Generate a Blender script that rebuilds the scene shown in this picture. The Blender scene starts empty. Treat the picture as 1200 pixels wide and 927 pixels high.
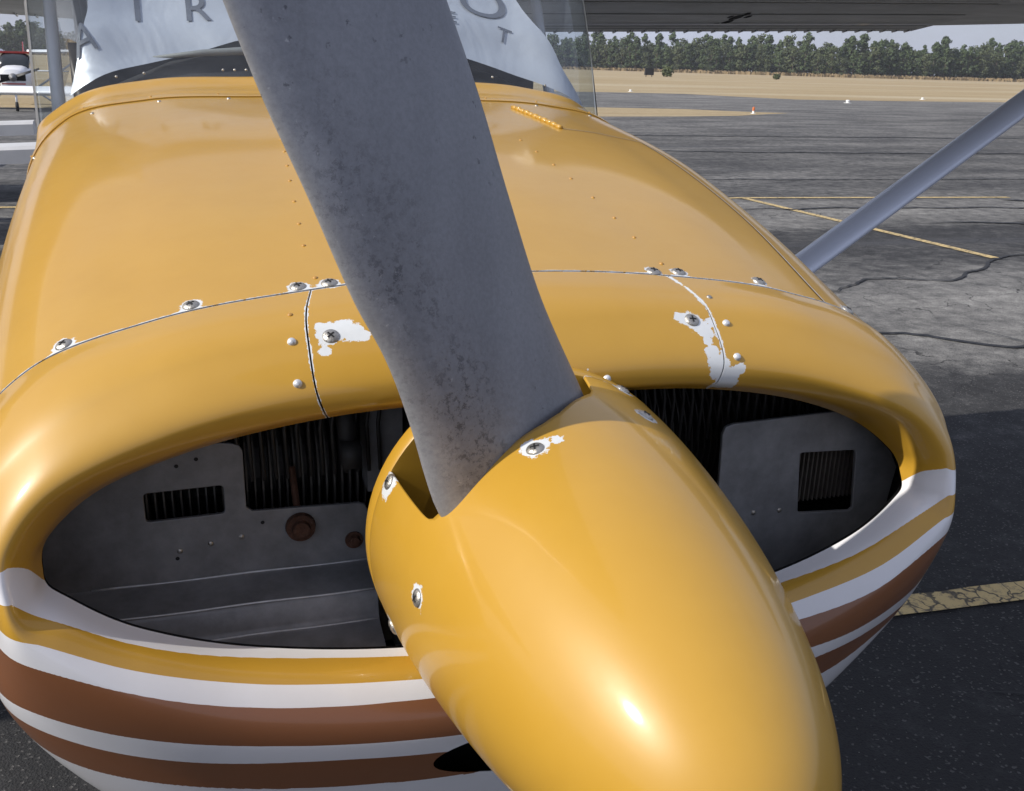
import bpy, math, random
import numpy as np
from mathutils import Vector, Matrix, noise
random.seed(7); rng = np.random.default_rng(7)
scene = bpy.context.scene
COL = scene.collection
ZO = 1.9                      # height of the camera above the apron; aircraft shapes are given relative to it
CX = -0.29756

# ------------------------------------------------------------------ camera
cam_d = bpy.data.cameras.new('camera'); cam = bpy.data.objects.new('camera', cam_d); COL.objects.link(cam)
cam_d.sensor_width = 36.0; cam_d.lens = 34.5; cam_d.clip_start = 0.02; cam_d.clip_end = 6000
_M = ((0.95576269, -0.07081333, 0.28548756), (-0.29302563, -0.31359095, 0.90321465), (0.02556668, -0.94691404, -0.32046865))
cam.matrix_world = Matrix(((_M[0][0], -_M[0][1], -_M[0][2], CX), (_M[1][0], -_M[1][1], -_M[1][2], 0.0),
                           (_M[2][0], -_M[2][1], -_M[2][2], ZO), (0, 0, 0, 1)))
scene.camera = cam

# ------------------------------------------------------------------ light
SUN = Vector((-1.30, -0.11, 1.0)).normalized()
sd = bpy.data.lights.new('sun', 'SUN'); sd.energy = 4.7; sd.angle = math.radians(0.53); sd.color = (1.0, 0.945, 0.86)
sun = bpy.data.objects.new('sun', sd); COL.objects.link(sun)
sun.rotation_euler = SUN.to_track_quat('Z', 'Y').to_euler()
world = bpy.data.worlds.new('World'); scene.world = world; world.use_nodes = True
wn = world.node_tree; wn.nodes.clear()
wo = wn.nodes.new('ShaderNodeOutputWorld'); wb = wn.nodes.new('ShaderNodeBackground')
sky = wn.nodes.new('ShaderNodeTexSky'); sky.sky_type = 'NISHITA'; sky.sun_disc = False
sky.sun_elevation = math.asin(SUN.z); sky.sun_rotation = math.atan2(SUN.x, SUN.y)
sky.dust_density = 1.6; sky.air_density = 1.0
wb.inputs['Strength'].default_value = 0.076
tc = wn.nodes.new('ShaderNodeTexCoord'); mp = wn.nodes.new('ShaderNodeMapping'); mp.inputs['Scale'].default_value = (1.0, 1.0, 3.2)
cn = wn.nodes.new('ShaderNodeTexNoise'); cn.inputs['Scale'].default_value = 2.6; cn.inputs['Detail'].default_value = 6; cn.inputs['Roughness'].default_value = 0.55
cr = wn.nodes.new('ShaderNodeValToRGB'); cr.color_ramp.elements[0].position = 0.40; cr.color_ramp.elements[1].position = 0.72
cr.color_ramp.elements[0].color = (0.55, 0.55, 0.55, 1); cr.color_ramp.elements[1].color = (0.85, 0.85, 0.85, 1)
mx = wn.nodes.new('ShaderNodeMix'); mx.data_type = 'RGBA'; mx.inputs['B'].default_value = (8.6, 9.3, 11.9, 1)
wn.links.new(tc.outputs['Generated'], mp.inputs['Vector']); wn.links.new(mp.outputs[0], cn.inputs['Vector'])
wn.links.new(cn.outputs['Fac'], cr.inputs['Fac']); wn.links.new(cr.outputs['Color'], mx.inputs['Factor'])
wn.links.new(sky.outputs['Color'], mx.inputs['A']); wn.links.new(mx.outputs['Result'], wb.inputs['Color']); wn.links.new(wb.outputs[0], wo.inputs[0])
scene.view_settings.view_transform = 'Standard'; scene.view_settings.look = 'None'
scene.view_settings.exposure = 0.0; scene.view_settings.gamma = 1.0
scene.cycles.max_bounces = 8; scene.cycles.transparent_max_bounces = 12

# ------------------------------------------------------------------ helpers
WM = {}                                     # world matrices of what has been built
def empty(name, loc, label, cat, group=None, rz=0.0, scale=1.0):
    o = bpy.data.objects.new(name, None); COL.objects.link(o); o.empty_display_size = 0.3
    o.location = loc; o.rotation_euler = (0, 0, rz); o.scale = (scale,) * 3
    o['label'] = label; o['category'] = cat
    if group: o['group'] = group
    WM[o.name] = Matrix.LocRotScale(Vector(loc), Matrix.Rotation(rz, 3, 'Z'), Vector((scale,) * 3))
    return o
def link(name, me, W, parent=None, kind=None, label=None, cat=None, group=None):
    o = bpy.data.objects.new(name, me); COL.objects.link(o)
    WM[o.name] = W
    if parent is not None:
        o.parent = parent; o.matrix_local = WM[parent.name].inverted() @ W
    else:
        o.matrix_local = W
    if kind: o['kind'] = kind
    if label: o['label'] = label
    if cat: o['category'] = cat
    if group: o['group'] = group
    return o
def mesh(name, verts, faces, mat=None, smooth=True, attrs=None, sharp=None):
    me = bpy.data.meshes.new(name)
    me.from_pydata([tuple(map(float, v)) for v in verts], [], [tuple(map(int, f)) for f in faces])
    for k, a in (attrs or {}).items():
        at = me.attributes.new(k, 'FLOAT', 'POINT'); at.data.foreach_set('value', np.asarray(a, np.float32))
    if mat is not None:
        for m in (mat if isinstance(mat, (list, tuple)) else [mat]): me.materials.append(m)
    me.validate(); me.update()
    if smooth:
        me.polygons.foreach_set('use_smooth', [True] * len(me.polygons))
        if sharp: me.set_sharp_from_angle(angle=math.radians(sharp))
    return me
def obj(name, verts, faces, mat, parent=None, smooth=True, attrs=None, sharp=None, rel=True, **kw):
    """verts in world coordinates (relative to the camera height when rel); the origin goes to the middle of the mesh"""
    V = np.array(verts, float)
    if rel: V = V + np.array([0, 0, ZO])
    c = (V.min(0) + V.max(0)) / 2
    W = Matrix.Translation(Vector(c))
    if parent is not None and name != '_': V = V - c
    else: V = V - c
    return link(name, mesh(name, V, faces, mat, smooth, attrs, sharp), W, parent, **kw)
def box(x0, x1, y0, y1, z0, z1):
    v = [(x, y, z) for x in (x0, x1) for y in (y0, y1) for z in (z0, z1)]
    f = [(0, 1, 3, 2), (4, 6, 7, 5), (0, 4, 5, 1), (2, 3, 7, 6), (0, 2, 6, 4), (1, 5, 7, 3)]
    return v, f
def join(parts):
    V, F = [], []
    for v, f in parts:
        n = len(V); V += [tuple(p) for p in v]; F += [tuple(i + n for i in q) for q in f]
    return V, F
def grid_faces(n, m, close_u=False, flip=False):
    F = []
    for i in range(n if close_u else n - 1):
        for j in range(m - 1):
            a, b = i * m + j, ((i + 1) % n) * m + j
            q = (a, b, b + 1, a + 1); F.append(q[::-1] if flip else q)
    return F
def tube(path, rad, n=10, caps=True):
    P = [Vector(p) for p in path]; R = rad if isinstance(rad, (list, tuple)) else [rad] * len(P); V, F = [], []
    for i, p in enumerate(P):
        d = (P[min(i + 1, len(P) - 1)] - P[max(i - 1, 0)]).normalized()
        a = d.orthogonal().normalized() if i == 0 else (a - d * a.dot(d)).normalized()
        b = d.cross(a)
        for k in range(n):
            t = 2 * math.pi * k / n; V.append(p + (a * math.cos(t) + b * math.sin(t)) * R[i])
    for i in range(len(P) - 1):
        for k in range(n):
            F.append((i * n + k, i * n + (k + 1) % n, (i + 1) * n + (k + 1) % n, (i + 1) * n + k))
    if caps: F.append(tuple(range(n))[::-1]); F.append(tuple((len(P) - 1) * n + k for k in range(n)))
    return V, F
def lathe(prof, n=32, axis='Z', centre=(0, 0, 0)):
    V, F = [], []
    for r, h in prof:
        for k in range(n):
            t = 2 * math.pi * k / n; c, s = math.cos(t) * r, math.sin(t) * r
            p = {'Z': (c, s, h), 'Y': (c, h, s), 'X': (h, c, s)}[axis]
            V.append((p[0] + centre[0], p[1] + centre[1], p[2] + centre[2]))
    for i in range(len(prof) - 1):
        for k in range(n): F.append((i * n + k, i * n + (k + 1) % n, (i + 1) * n + (k + 1) % n, (i + 1) * n + k))
    return V, F
def herm(P, t, q):
    P = np.asarray(P, float); t = np.asarray(t, float); n = len(t); e = (-1,) + (1,) * (P.ndim - 1)
    h = (t[1:] - t[:-1]).reshape(e); d = (P[1:] - P[:-1]) / h
    m = np.empty_like(P); m[0] = d[0]; m[-1] = d[-1]; m[1:-1] = (d[:-1] * h[1:] + d[1:] * h[:-1]) / (h[1:] + h[:-1])
    q = np.asarray(q, float); i = np.clip(np.searchsorted(t, q, side='right') - 1, 0, n - 2)
    H = (t[i + 1] - t[i]); s = ((q - t[i]) / H).reshape(e); H = H.reshape(e)
    return P[i] * (2 * s**3 - 3 * s**2 + 1) + P[i + 1] * (3 * s**2 - 2 * s**3) + m[i] * H * (s**3 - 2 * s**2 + s) + m[i + 1] * H * (s**3 - s**2)

# ------------------------------------------------------------------ material helpers
class NT:
    def __init__(s, name):
        s.m = bpy.data.materials.new(name); s.m.use_nodes = True; s.t = s.m.node_tree; s.t.nodes.clear()
        s.out = s.t.nodes.new('ShaderNodeOutputMaterial'); s.b = s.t.nodes.new('ShaderNodeBsdfPrincipled')
        s.t.links.new(s.b.outputs[0], s.out.inputs[0]); s.tc = s.t.nodes.new('ShaderNodeTexCoord')
    def n(s, t, **kw):
        x = s.t.nodes.new(t)
        for k, v in kw.items():
            if k in x.inputs and not hasattr(x, k): x.inputs[k].default_value = v
            else:
                try: setattr(x, k, v)
                except Exception: x.inputs[k].default_value = v
        return x
    def l(s, a, b): s.t.links.new(a, b)
    def val(s, sock, v):
        if isinstance(v, (int, float)): sock.default_value = v
        elif isinstance(v, tuple): sock.default_value = v if len(v) == 4 else (*v, 1)
        else: s.l(v, sock)
    def math(s, op, a, b=0.0, c=0.0, clamp=False):
        x = s.t.nodes.new('ShaderNodeMath'); x.operation = op; x.use_clamp = clamp
        s.val(x.inputs[0], a); s.val(x.inputs[1], b); s.val(x.inputs[2], c); return x.outputs[0]
    def noise(s, scale, detail=4, rough=0.55, vec=None, dist=0.0):
        x = s.t.nodes.new('ShaderNodeTexNoise'); x.inputs['Scale'].default_value = scale; x.inputs['Detail'].default_value = detail
        x.inputs['Roughness'].default_value = rough; x.inputs['Distortion'].default_value = dist
        s.l(vec if vec is not None else s.tc.outputs['Object'], x.inputs['Vector']); return x.outputs['Fac']
    def vor(s, scale, vec=None, feature='F1', out='Distance'):
        x = s.t.nodes.new('ShaderNodeTexVoronoi'); x.feature = feature; x.inputs['Scale'].default_value = scale
        s.l(vec if vec is not None else s.tc.outputs['Object'], x.inputs['Vector']); return x.outputs[out]
    def ramp(s, fac, stops, const=False):
        x = s.t.nodes.new('ShaderNodeValToRGB'); cr = x.color_ramp
        if const: cr.interpolation = 'CONSTANT'
        while len(cr.elements) < len(stops): cr.elements.new(0.5)
        for e, (p, c) in zip(cr.elements, stops):
            e.position = p; e.color = (c, c, c, 1) if isinstance(c, (int, float)) else (*c, 1)
        s.val(x.inputs['Fac'], fac); return x.outputs['Color']
    def mix(s, f, a, b, mode='MIX'):
        x = s.t.nodes.new('ShaderNodeMix'); x.data_type = 'RGBA'; x.blend_type = mode
        s.val(x.inputs['Factor'], f); s.val(x.inputs['A'], a); s.val(x.inputs['B'], b); return x.outputs['Result']
    def scaled(s, sc, src='Object'):
        x = s.t.nodes.new('ShaderNodeMapping'); x.inputs['Scale'].default_value = sc; s.l(s.tc.outputs[src], x.inputs['Vector']); return x.outputs[0]
    def attr(s, name):
        x = s.t.nodes.new('ShaderNodeAttribute'); x.attribute_name = name; return x.outputs['Fac']
    def bump(s, h, strength=0.3, dist=0.01):
        x = s.t.nodes.new('ShaderNodeBump'); x.inputs['Strength'].default_value = strength; x.inputs['Distance'].default_value = dist
        s.val(x.inputs['Height'], h); s.l(x.outputs[0], s.b.inputs['Normal']); return x
    def set(s, **kw):
        for k, v in kw.items(): s.val(s.b.inputs[k.replace('_', ' ')], v)
        return s.m
def simple(name, col, rough=0.5, metal=0.0, var=0.12, scale=8.0, bump=0.0, bscale=60.0, coat=0.0):
    s = NT(name); f = s.ramp(s.noise(scale, 5, 0.6), [(0.25, 1 - var), (0.75, 1 + var)])
    # colour ramps clamp nothing above 1 for stored floats
    s.set(Base_Color=s.mix(1.0, tuple(col), f, 'MULTIPLY'), Metallic=metal, Coat_Weight=coat)
    s.set(Roughness=s.math('ADD', s.math('MULTIPLY', s.noise(scale * 3, 4), 0.25), max(rough - 0.12, 0.02)))
    if bump: s.bump(s.noise(bscale, 4), bump, 0.01)
    return s.m

GOLD = (0.465, 0.252, 0.020); BROWN = (0.185, 0.068, 0.025); WHITE = (0.72, 0.72, 0.74)
def paint(name, banded):
    s = NT(name)
    v = s.attr('band'); base = GOLD
    tint = s.noise(3.0, 4, 0.6)
    gold = s.mix(s.ramp(tint, [(0.3, 0.0), (0.75, 1.0)]), GOLD, (0.505, 0.288, 0.034))
    if banded:
        w = s.math('ADD', v, s.math('MULTIPLY', s.math('SUBTRACT', s.noise(300, 2), 0.5), 0.008))
        gm = s.ramp(s.math('DIVIDE', w, 8.0), [(0, 1.0), (1 / 8, 0.0), (2 / 8, 1.0), (3 / 8, 0.0)], True)
        bm = s.ramp(s.math('DIVIDE', w, 8.0), [(0, 0.0), (4 / 8, 1.0), (5 / 8, 0.0), (6 / 8, 1.0), (7 / 8, 0.0)], True)
        col = s.mix(bm, s.mix(gm, WHITE, gold), s.mix(tint, BROWN, (0.225, 0.088, 0.034)))
    else: col = gold
    # chipped paint: irregular edges round fasteners and along the joints, plus sparse nicks
    ch = s.math('ADD', s.attr('chip'), s.math('MULTIPLY', s.math('SUBTRACT', s.noise(170, 8, 0.8), 0.5), 0.95))
    ch = s.math('ADD', ch, s.math('MULTIPLY', s.math('SUBTRACT', s.noise(42, 3, 0.6), 0.5), 0.7))
    cm = s.ramp(ch, [(0.52, 0.0), (0.545, 1.0)])
    cell = s.vor(16.0, None, 'F1', 'Color')
    sx = s.t.nodes.new('ShaderNodeSeparateColor'); s.l(cell, sx.inputs[0])
    dn = s.vor(16.0)
    nick = s.math('MULTIPLY', s.math('LESS_THAN', dn, s.math('MULTIPLY', s.math('SUBTRACT', sx.outputs[0], 0.62), 0.085)), 1.0)
    nick = s.math('MULTIPLY', nick, s.math('GREATER_THAN', s.noise(3.3, 2), 0.46))
    scr = s.math('MULTIPLY', s.math('LESS_THAN', s.vor(7.0, s.scaled((22, 3, 3))), 0.045), s.math('GREATER_THAN', s.noise(5.0, 2), 0.66))
    prim = s.mix(s.noise(60, 5, .7), (0.56, 0.60, 0.62), (0.74, 0.75, 0.76))
    col = s.mix(cm, col, prim); col = s.mix(nick, col, (0.66, 0.62, 0.52)); col = s.mix(s.math('MULTIPLY', scr, 0.45), col, (0.72, 0.6, 0.38))
    dirt = s.ramp(s.noise(6.5, 6, 0.65), [(0.45, 0.0), (0.85, 0.30)])
    col = s.mix(dirt, col, s.mix(1.0, col, (0.72, 0.68, 0.62), 'MULTIPLY'))
    s.set(Base_Color=col, Coat_Weight=0.6, Coat_Roughness=0.09)
    s.set(Roughness=s.math('ADD', 0.30, s.math('MULTIPLY', s.noise(9, 5, 0.7), 0.24)))
    h = s.math('ADD', s.math('MULTIPLY', s.noise(380, 2), 0.06), s.math('MULTIPLY', cm, -0.9))
    h = s.math('ADD', h, s.math('MULTIPLY', s.noise(5, 2), 0.8))
    s.bump(h, 0.25, 0.0006)
    return s.m
m_nose = paint('gold_white_brown_paint', True); m_gold = paint('gold_paint', False)
m_white = simple('white_paint', (0.74, 0.75, 0.78), 0.38, 0, 0.05, 4, 0.05, 90, 0.2)
m_screw = simple('worn_steel', (0.42, 0.40, 0.36), 0.38, 0.85, 0.35, 300, 0.2, 500)
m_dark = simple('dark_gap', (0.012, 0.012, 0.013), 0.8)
m_rivp = simple('painted_rivet', (0.46, 0.24, 0.05), 0.4, 0.0, 0.3, 200)
m_rivw = simple('bare_rivet', (0.72, 0.73, 0.74), 0.35, 0.5, 0.2, 200)
m_black = simple('black_matt', (0.018, 0.018, 0.02), 0.6, 0, 0.3, 12)
m_alu = NT('dull_aluminium')
m_alu.set(Base_Color=m_alu.mix(m_alu.ramp(m_alu.noise(14, 7, 0.7), [(0.3, 0.0), (0.7, 1.0)]), (0.15, 0.15, 0.155), (0.29, 0.295, 0.305)), Metallic=0.35,
          Roughness=m_alu.math('ADD', 0.42, m_alu.math('MULTIPLY', m_alu.noise(22, 5), 0.25)))
m_alu.bump(m_alu.noise(60, 5), 0.15, 0.002); m_alu = m_alu.m
m_fin = simple('sooty_cylinder_metal', (0.10, 0.092, 0.082), 0.55, 0.4, 0.4, 20)
m_rust = simple('rusty_steel', (0.085, 0.038, 0.022), 0.8, 0.2, 0.5, 60, 0.4, 120)
m_rubber = simple('black_rubber', (0.025, 0.025, 0.026), 0.75, 0, 0.2, 30)

# ================================================================== the aircraft
plane = empty('light_aeroplane', (0, 2.6, 0), 'gold, white and brown high wing propeller aeroplane filling the foreground, nose to the camera', 'aeroplane')
NOSE = [
 [(0,.885,-.318),(.2,.889,-.324),(.33,.900,-.352),(.415,.908,-.388),(.455,.896,-.420),(.461,.877,-.447),(.438,.859,-.468),(.38,.852,-.504),(.283,.855,-.541),(.14,.855,-.566),(0,.855,-.572)],
 [(0,.870,-.308),(.205,.874,-.312),(.338,.875,-.340),(.430,.870,-.378),(.463,.857,-.414),(.466,.840,-.447),(.438,.820,-.474),(.382,.812,-.508),(.283,.812,-.545),(.14,.812,-.570),(0,.812,-.576)],
 [(0,.868,-.292),(.210,.873,-.296),(.345,.865,-.325),(.440,.850,-.365),(.475,.835,-.405),(.477,.815,-.447),(.447,.800,-.488),(.38,.791,-.535),(.283,.790,-.575),(.14,.790,-.600),(0,.790,-.605)],
 [(0,.905,-.245),(.213,.913,-.253),(.352,.905,-.278),(.458,.890,-.325),(.509,.875,-.383),(.508,.860,-.460),(.486,.840,-.560),(.400,.825,-.630),(.285,.815,-.680),(.14,.810,-.700),(0,.810,-.705)],
 [(0,.950,-.222),(.210,.952,-.235),(.355,.950,-.257),(.470,.945,-.302),(.533,.935,-.372),(.530,.920,-.470),(.512,.905,-.612),(.420,.895,-.730),(.298,.885,-.805),(.14,.880,-.835),(0,.880,-.84)],
 [(0,1.0,-.213),(.2,1.0,-.224),(.355,1.0,-.249),(.472,1.0,-.292),(.535,1.0,-.360),(.545,1.0,-.470),(.530,1.0,-.640),(.435,1.0,-.785),(.305,1.0,-.875),(.14,1.0,-.915),(0,1.0,-.925)]]
HOOD = [NOSE[-1],
 [(0,1.25,-.155),(.195,1.25,-.163),(.375,1.25,-.185),(.500,1.25,-.235),(.560,1.25,-.320),(.565,1.25,-.450),(.545,1.25,-.660),(.450,1.25,-.800),(.30,1.25,-.890),(.15,1.25,-.93),(0,1.25,-.94)],
 [(0,1.52,-.106),(.186,1.52,-.113),(.38,1.52,-.132),(.510,1.52,-.175),(.575,1.52,-.270),(.585,1.52,-.430),(.565,1.52,-.660),(.470,1.52,-.820),(.31,1.52,-.92),(.15,1.52,-.96),(0,1.52,-.97)],
 [(0,2.0,-.068),(.19,2.0,-.070),(.385,2.0,-.078),(.525,2.0,-.114),(.595,2.0,-.200),(.605,2.0,-.400),(.590,2.0,-.660),(.49,2.0,-.84),(.33,2.0,-.95),(.16,2.0,-.99),(0,2.0,-1.0)]]
UT = np.array([0,.2,.345,.46,.55,.66,.84,1.0,1.16,1.32,1.46]); UT = UT / UT[-1]
def surf(net, U, V):
    net = np.array(net); v = np.concatenate([[0], np.cumsum(np.linalg.norm(np.diff(net, axis=0), axis=2).mean(1))]); v = v / v[-1]
    full = np.concatenate([net[:, ::-1][:, :-1] * np.array([-1, 1, 1]), net], 1); ut = np.concatenate([-UT[::-1][:-1], UT])
    R = herm(full, v, V); return herm(R.transpose(1, 0, 2), ut, U)
def surf_pn(net, u, v):
    e = 1e-3; p = surf(net, [u], [v])[0, 0]
    a = surf(net, [min(u + e, 1)], [v])[0, 0] - surf(net, [max(u - e, -1)], [v])[0, 0]
    b = surf(net, [u], [min(v + e, 1)])[0, 0] - surf(net, [u], [max(v - e, 0)])[0, 0]
    n = np.cross(a, b); n /= np.linalg.norm(n)
    return p, n
# which way the normal points: away from the axis
_p, _n = surf_pn(HOOD, 0.0, 0.5); NSIGN = 1.0 if _n[2] > 0 else -1.0

BAND = {
 'B0': [(-.56,-.42),(-.484,-.418),(-.471,-.413),(-.461,-.405),(-.44,-.385),(-.40,-.37),(.40,-.37),(.44,-.385),(.461,-.402),(.470,-.415),(.483,-.421),(.56,-.42)],
 'B1': [(-.56,-.43),(-.486,-.442),(-.457,-.447),(-.424,-.461),(-.391,-.475),(-.338,-.493),(-.282,-.505),(-.201,-.518),(-.133,-.528),(.133,-.528),(.201,-.518),(.287,-.505),(.343,-.493),(.397,-.475),(.436,-.456),(.478,-.446),(.56,-.43)],
 'B2': [(-.56,-.46),(-.490,-.467),(-.456,-.477),(-.424,-.492),(-.374,-.511),(-.321,-.528),(-.264,-.542),(-.206,-.551),(-.126,-.560),(.126,-.560),(.281,-.537),(.336,-.524),(.407,-.501),(.467,-.467),(.56,-.45)],
 'B3': [(-.56,-.49),(-.494,-.492),(-.458,-.499),(-.425,-.515),(-.375,-.537),(-.322,-.555),(-.266,-.568),(-.208,-.577),(-.119,-.584),(.119,-.584),(.287,-.560),(.351,-.548),(.403,-.527),(.444,-.498),(.56,-.47)],
 'B4': [(-.56,-.557),(-.510,-.560),(-.469,-.566),(-.433,-.576),(-.379,-.586),(-.325,-.597),(-.268,-.608),(-.19,-.621),(-.092,-.630),(.092,-.630),(.298,-.597),(.359,-.589),(.430,-.570),(.56,-.55)],
 'B5': [(-.56,-.575),(-.508,-.584),(-.474,-.592),(-.438,-.606),(-.382,-.617),(-.327,-.624),(-.250,-.633),(-.109,-.650),(.109,-.650),(.308,-.615),(.370,-.608),(.432,-.600),(.56,-.575)],
 'B6': [(-.56,-.62),(-.504,-.628),(-.483,-.638),(-.445,-.649),(-.387,-.659),(-.329,-.667),(-.250,-.678),(-.109,-.694),(.109,-.694),(.340,-.659),(.394,-.646),(.422,-.628),(.56,-.60)]}
def band_of(P, inner=0.0):
    x, z = P[:, 0], P[:, 2] + inner; B = []      # inner: extra height where the lip turns back into the inlet
    for k in ('B0', 'B1', 'B2', 'B3', 'B4', 'B5', 'B6'):
        a = np.array(BAND[k]); t = a[:, 0]; B.append(np.mean([np.interp(x + o_, t, a[:, 1]) for o_ in np.linspace(-.006, .006, 5)], 0) if k == 'B0' else np.mean([herm(a[:, 1], t, np.clip(x + o_, t[0], t[-1] - 1e-6)) for o_ in np.linspace(-.034, .034, 9)], 0))
    B = np.array(B); out = np.zeros(len(x))
    # value k at boundary k-1 so that band i spans (i, i+1)
    edges = np.vstack([B[0] + .05, B, B[-1] - .4])
    for i in range(len(edges) - 1):
        hi, lo = edges[i], edges[i + 1]; m = (z <= hi) & (z > lo) if i else (z > lo)
        out[m] = (i + np.clip((hi - z) / (hi - lo), 0, 1))[m]
    out[z <= edges[-1]] = 7.99
    return out
PX = .00088
CHIPS = [(-.195,.915,-.249,12*PX),(-.188,.917,-.247,14*PX),(-.18,.917,-.247,15*PX),(-.17,.913,-.248,12*PX),(-.160,.91,-.251,7*PX),(-.199,.90,-.262,6*PX),(-.2,.925,-.244,7*PX),
 (.176,.912,-.251,9*PX),(.183,.91,-.252,11*PX),(.19,.906,-.257,12*PX),(.198,.899,-.263,10*PX),(.211,.909,-.256,7*PX),(.201,.905,-.260,8*PX),(.198,.889,-.270,7*PX),(.2,.881,-.28,9*PX),(.202,.876,-.290,10*PX),(.206,.873,-.300,12*PX),
 (.213,.873,-.308,13*PX),(.222,.873,-.304,9*PX),(.230,.873,-.299,6*PX),(.221,.875,-.316,10*PX),(.208,.877,-.316,9*PX),(.212,.876,-.292,7*PX)]
SCREWS_H = [(-.290,.010),(-.212,.010),(-.145,.010),(-.124,.008),(.128,.008),(.150,.012),(.218,.014),(.300,.008)]
SCREWS_N = [(-.1225,.439),(.120,.419)]
def chip_of(P, extra):
    d = np.zeros(len(P))
    for c in CHIPS + extra:
        q = np.linalg.norm(P - np.array(c[:3]), axis=1); d = np.maximum(d, np.clip(1.05 - q / (2 * c[3]), 0, 1))
    return d
hood_sc = [surf_pn(HOOD, u, v) for u, v in SCREWS_H]; nose_sc = [surf_pn(NOSE, u, v) for u, v in SCREWS_N]
RINGS = [(*p, .0102) for p, n in hood_sc] + [(*p, .009) for p, n in nose_sc]

def panel(name, net, u0, u1, v0, v1, nu, nv, mat, parent=plane, edge=.0013, skirt=.012, seam=(), lift=0.0, hole=None, **kw):
    """a sheet of the lofted skin between two values of u and of v, with its edges turned inwards; seam: edges whose paint is worn"""
    U = np.linspace(u0, u1, nu); V = np.linspace(v0, v1, nv); P = surf(net, U, V)
    a = np.gradient(P, axis=0); b = np.gradient(P, axis=1); N = np.cross(a, b); N /= np.linalg.norm(N, axis=2, keepdims=True) + 1e-12; N *= NSIGN
    if hole is not None:
        cxh, czh, rx, rz, depth = hole
        q = np.sqrt(((P[..., 0] - cxh) / rx) ** 2 + ((P[..., 2] - czh) / rz) ** 2); near_ = (np.abs(q - 1) < .07) & (P[..., 1] < .9); k_ = np.where(near_, 1 / np.maximum(q, 1e-6), 1.0)
        P[..., 0] = cxh + (P[..., 0] - cxh) * k_; P[..., 2] = czh + (P[..., 2] - czh) * k_; cut = ((q < .93) & (P[..., 1] < .9)).reshape(-1)
    if lift: P = P + N * lift
    inner = 0.0
    if net is NOSE:
        inner = (.8 * np.clip(P[..., 1] - surf(NOSE, U, [VC])[:, 0, 1][:, None], 0, None) * (V[None, :] < VC)).reshape(-1)
    flat = P.reshape(-1, 3); band = band_of(flat, inner); chip = chip_of(flat, RINGS).reshape(nu, nv)
    su = np.abs(U - u0)[:, None] * 1.0; 
    def worn(dist, w): return np.clip(.66 - dist / (2 * w), 0, 1)
    arc_v = np.concatenate([[0], np.cumsum(np.linalg.norm(np.diff(P[nu // 2], axis=0), axis=1))]); arc_u = np.concatenate([[0], np.cumsum(np.linalg.norm(np.diff(P[:, nv // 2], axis=0), axis=1))])
    for s_, w in seam:
        dd = {'v0': arc_v[None, :] + 0 * chip, 'v1': (arc_v[-1] - arc_v)[None, :] + 0 * chip, 'u0': arc_u[:, None] + 0 * chip, 'u1': (arc_u[-1] - arc_u)[:, None] + 0 * chip}[s_]
        chip = np.maximum(chip, worn(dd, w))
    chip = chip.reshape(-1)
    V_ = [tuple(p) for p in flat]; F = grid_faces(nu, nv, flip=(NSIGN < 0))
    if hole is not None: F = [q_ for q_ in F if not any(cut[i] for i in q_)]
    ring = [i * nv for i in range(nu)] + [(nu - 1) * nv + j for j in range(1, nv)] + [i * nv + nv - 1 for i in range(nu - 2, -1, -1)] + [j for j in range(nv - 2, 0, -1)]
    Nf = N.reshape(-1, 3); base = len(V_)
    for r_ in ring: V_.append(tuple(flat[r_] - Nf[r_] * skirt))
    m = len(ring)
    for k in range(m):
        q = (ring[k], base + k, base + (k + 1) % m, ring[(k + 1) % m]); F.append(q if NSIGN > 0 else q[::-1])
    bb = np.concatenate([band, band[ring]]); cc = np.concatenate([chip, np.zeros(m)])
    o = obj(name, V_, F, mat, parent, attrs={'band': bb, 'chip': cc}, sharp=50, **kw)
    return o
VC = .19671
US = .137       # the two joints in the nose bowl
GAP = .0006
nb = []
nb.append(panel('nose_bowl', NOSE, -1.0, -US - GAP, 0.0, .987, 420, 190, m_nose, seam=(('u1', .003), ('v1', .0022)), hole=(0, -.667, .118, .036, .07), label='striped side of the nose bowl round the air inlet'))
nb.append(panel('nose_bowl', NOSE, US + GAP, 1.0, 0.0, .987, 420, 190, m_nose, seam=(('u0', .005), ('v1', .0022)), hole=(0, -.667, .118, .036, .07), label='striped side of the nose bowl round the air inlet'))
ncap = panel('nose_cap', NOSE, -US + GAP, US - GAP, 0.0, .987, 130, 190, m_nose, seam=(('u0', .0030), ('u1', .0062), ('v1', .002)), label='gold middle piece of the nose above the spinner')
ctop = panel('engine_cowl', HOOD, -.47, .47, .0012, 1.0, 300, 260, m_nose, seam=(('v0', .0016),), label='gold top cowl with fasteners along its front edge')
clow = panel('lower_cowl', HOOD, .472, 1.0, .0012, 1.0, 120, 80, m_nose); clow2 = panel('lower_cowl', HOOD, -1.0, -.472, .0012, 1.0, 120, 80, m_nose)
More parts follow.
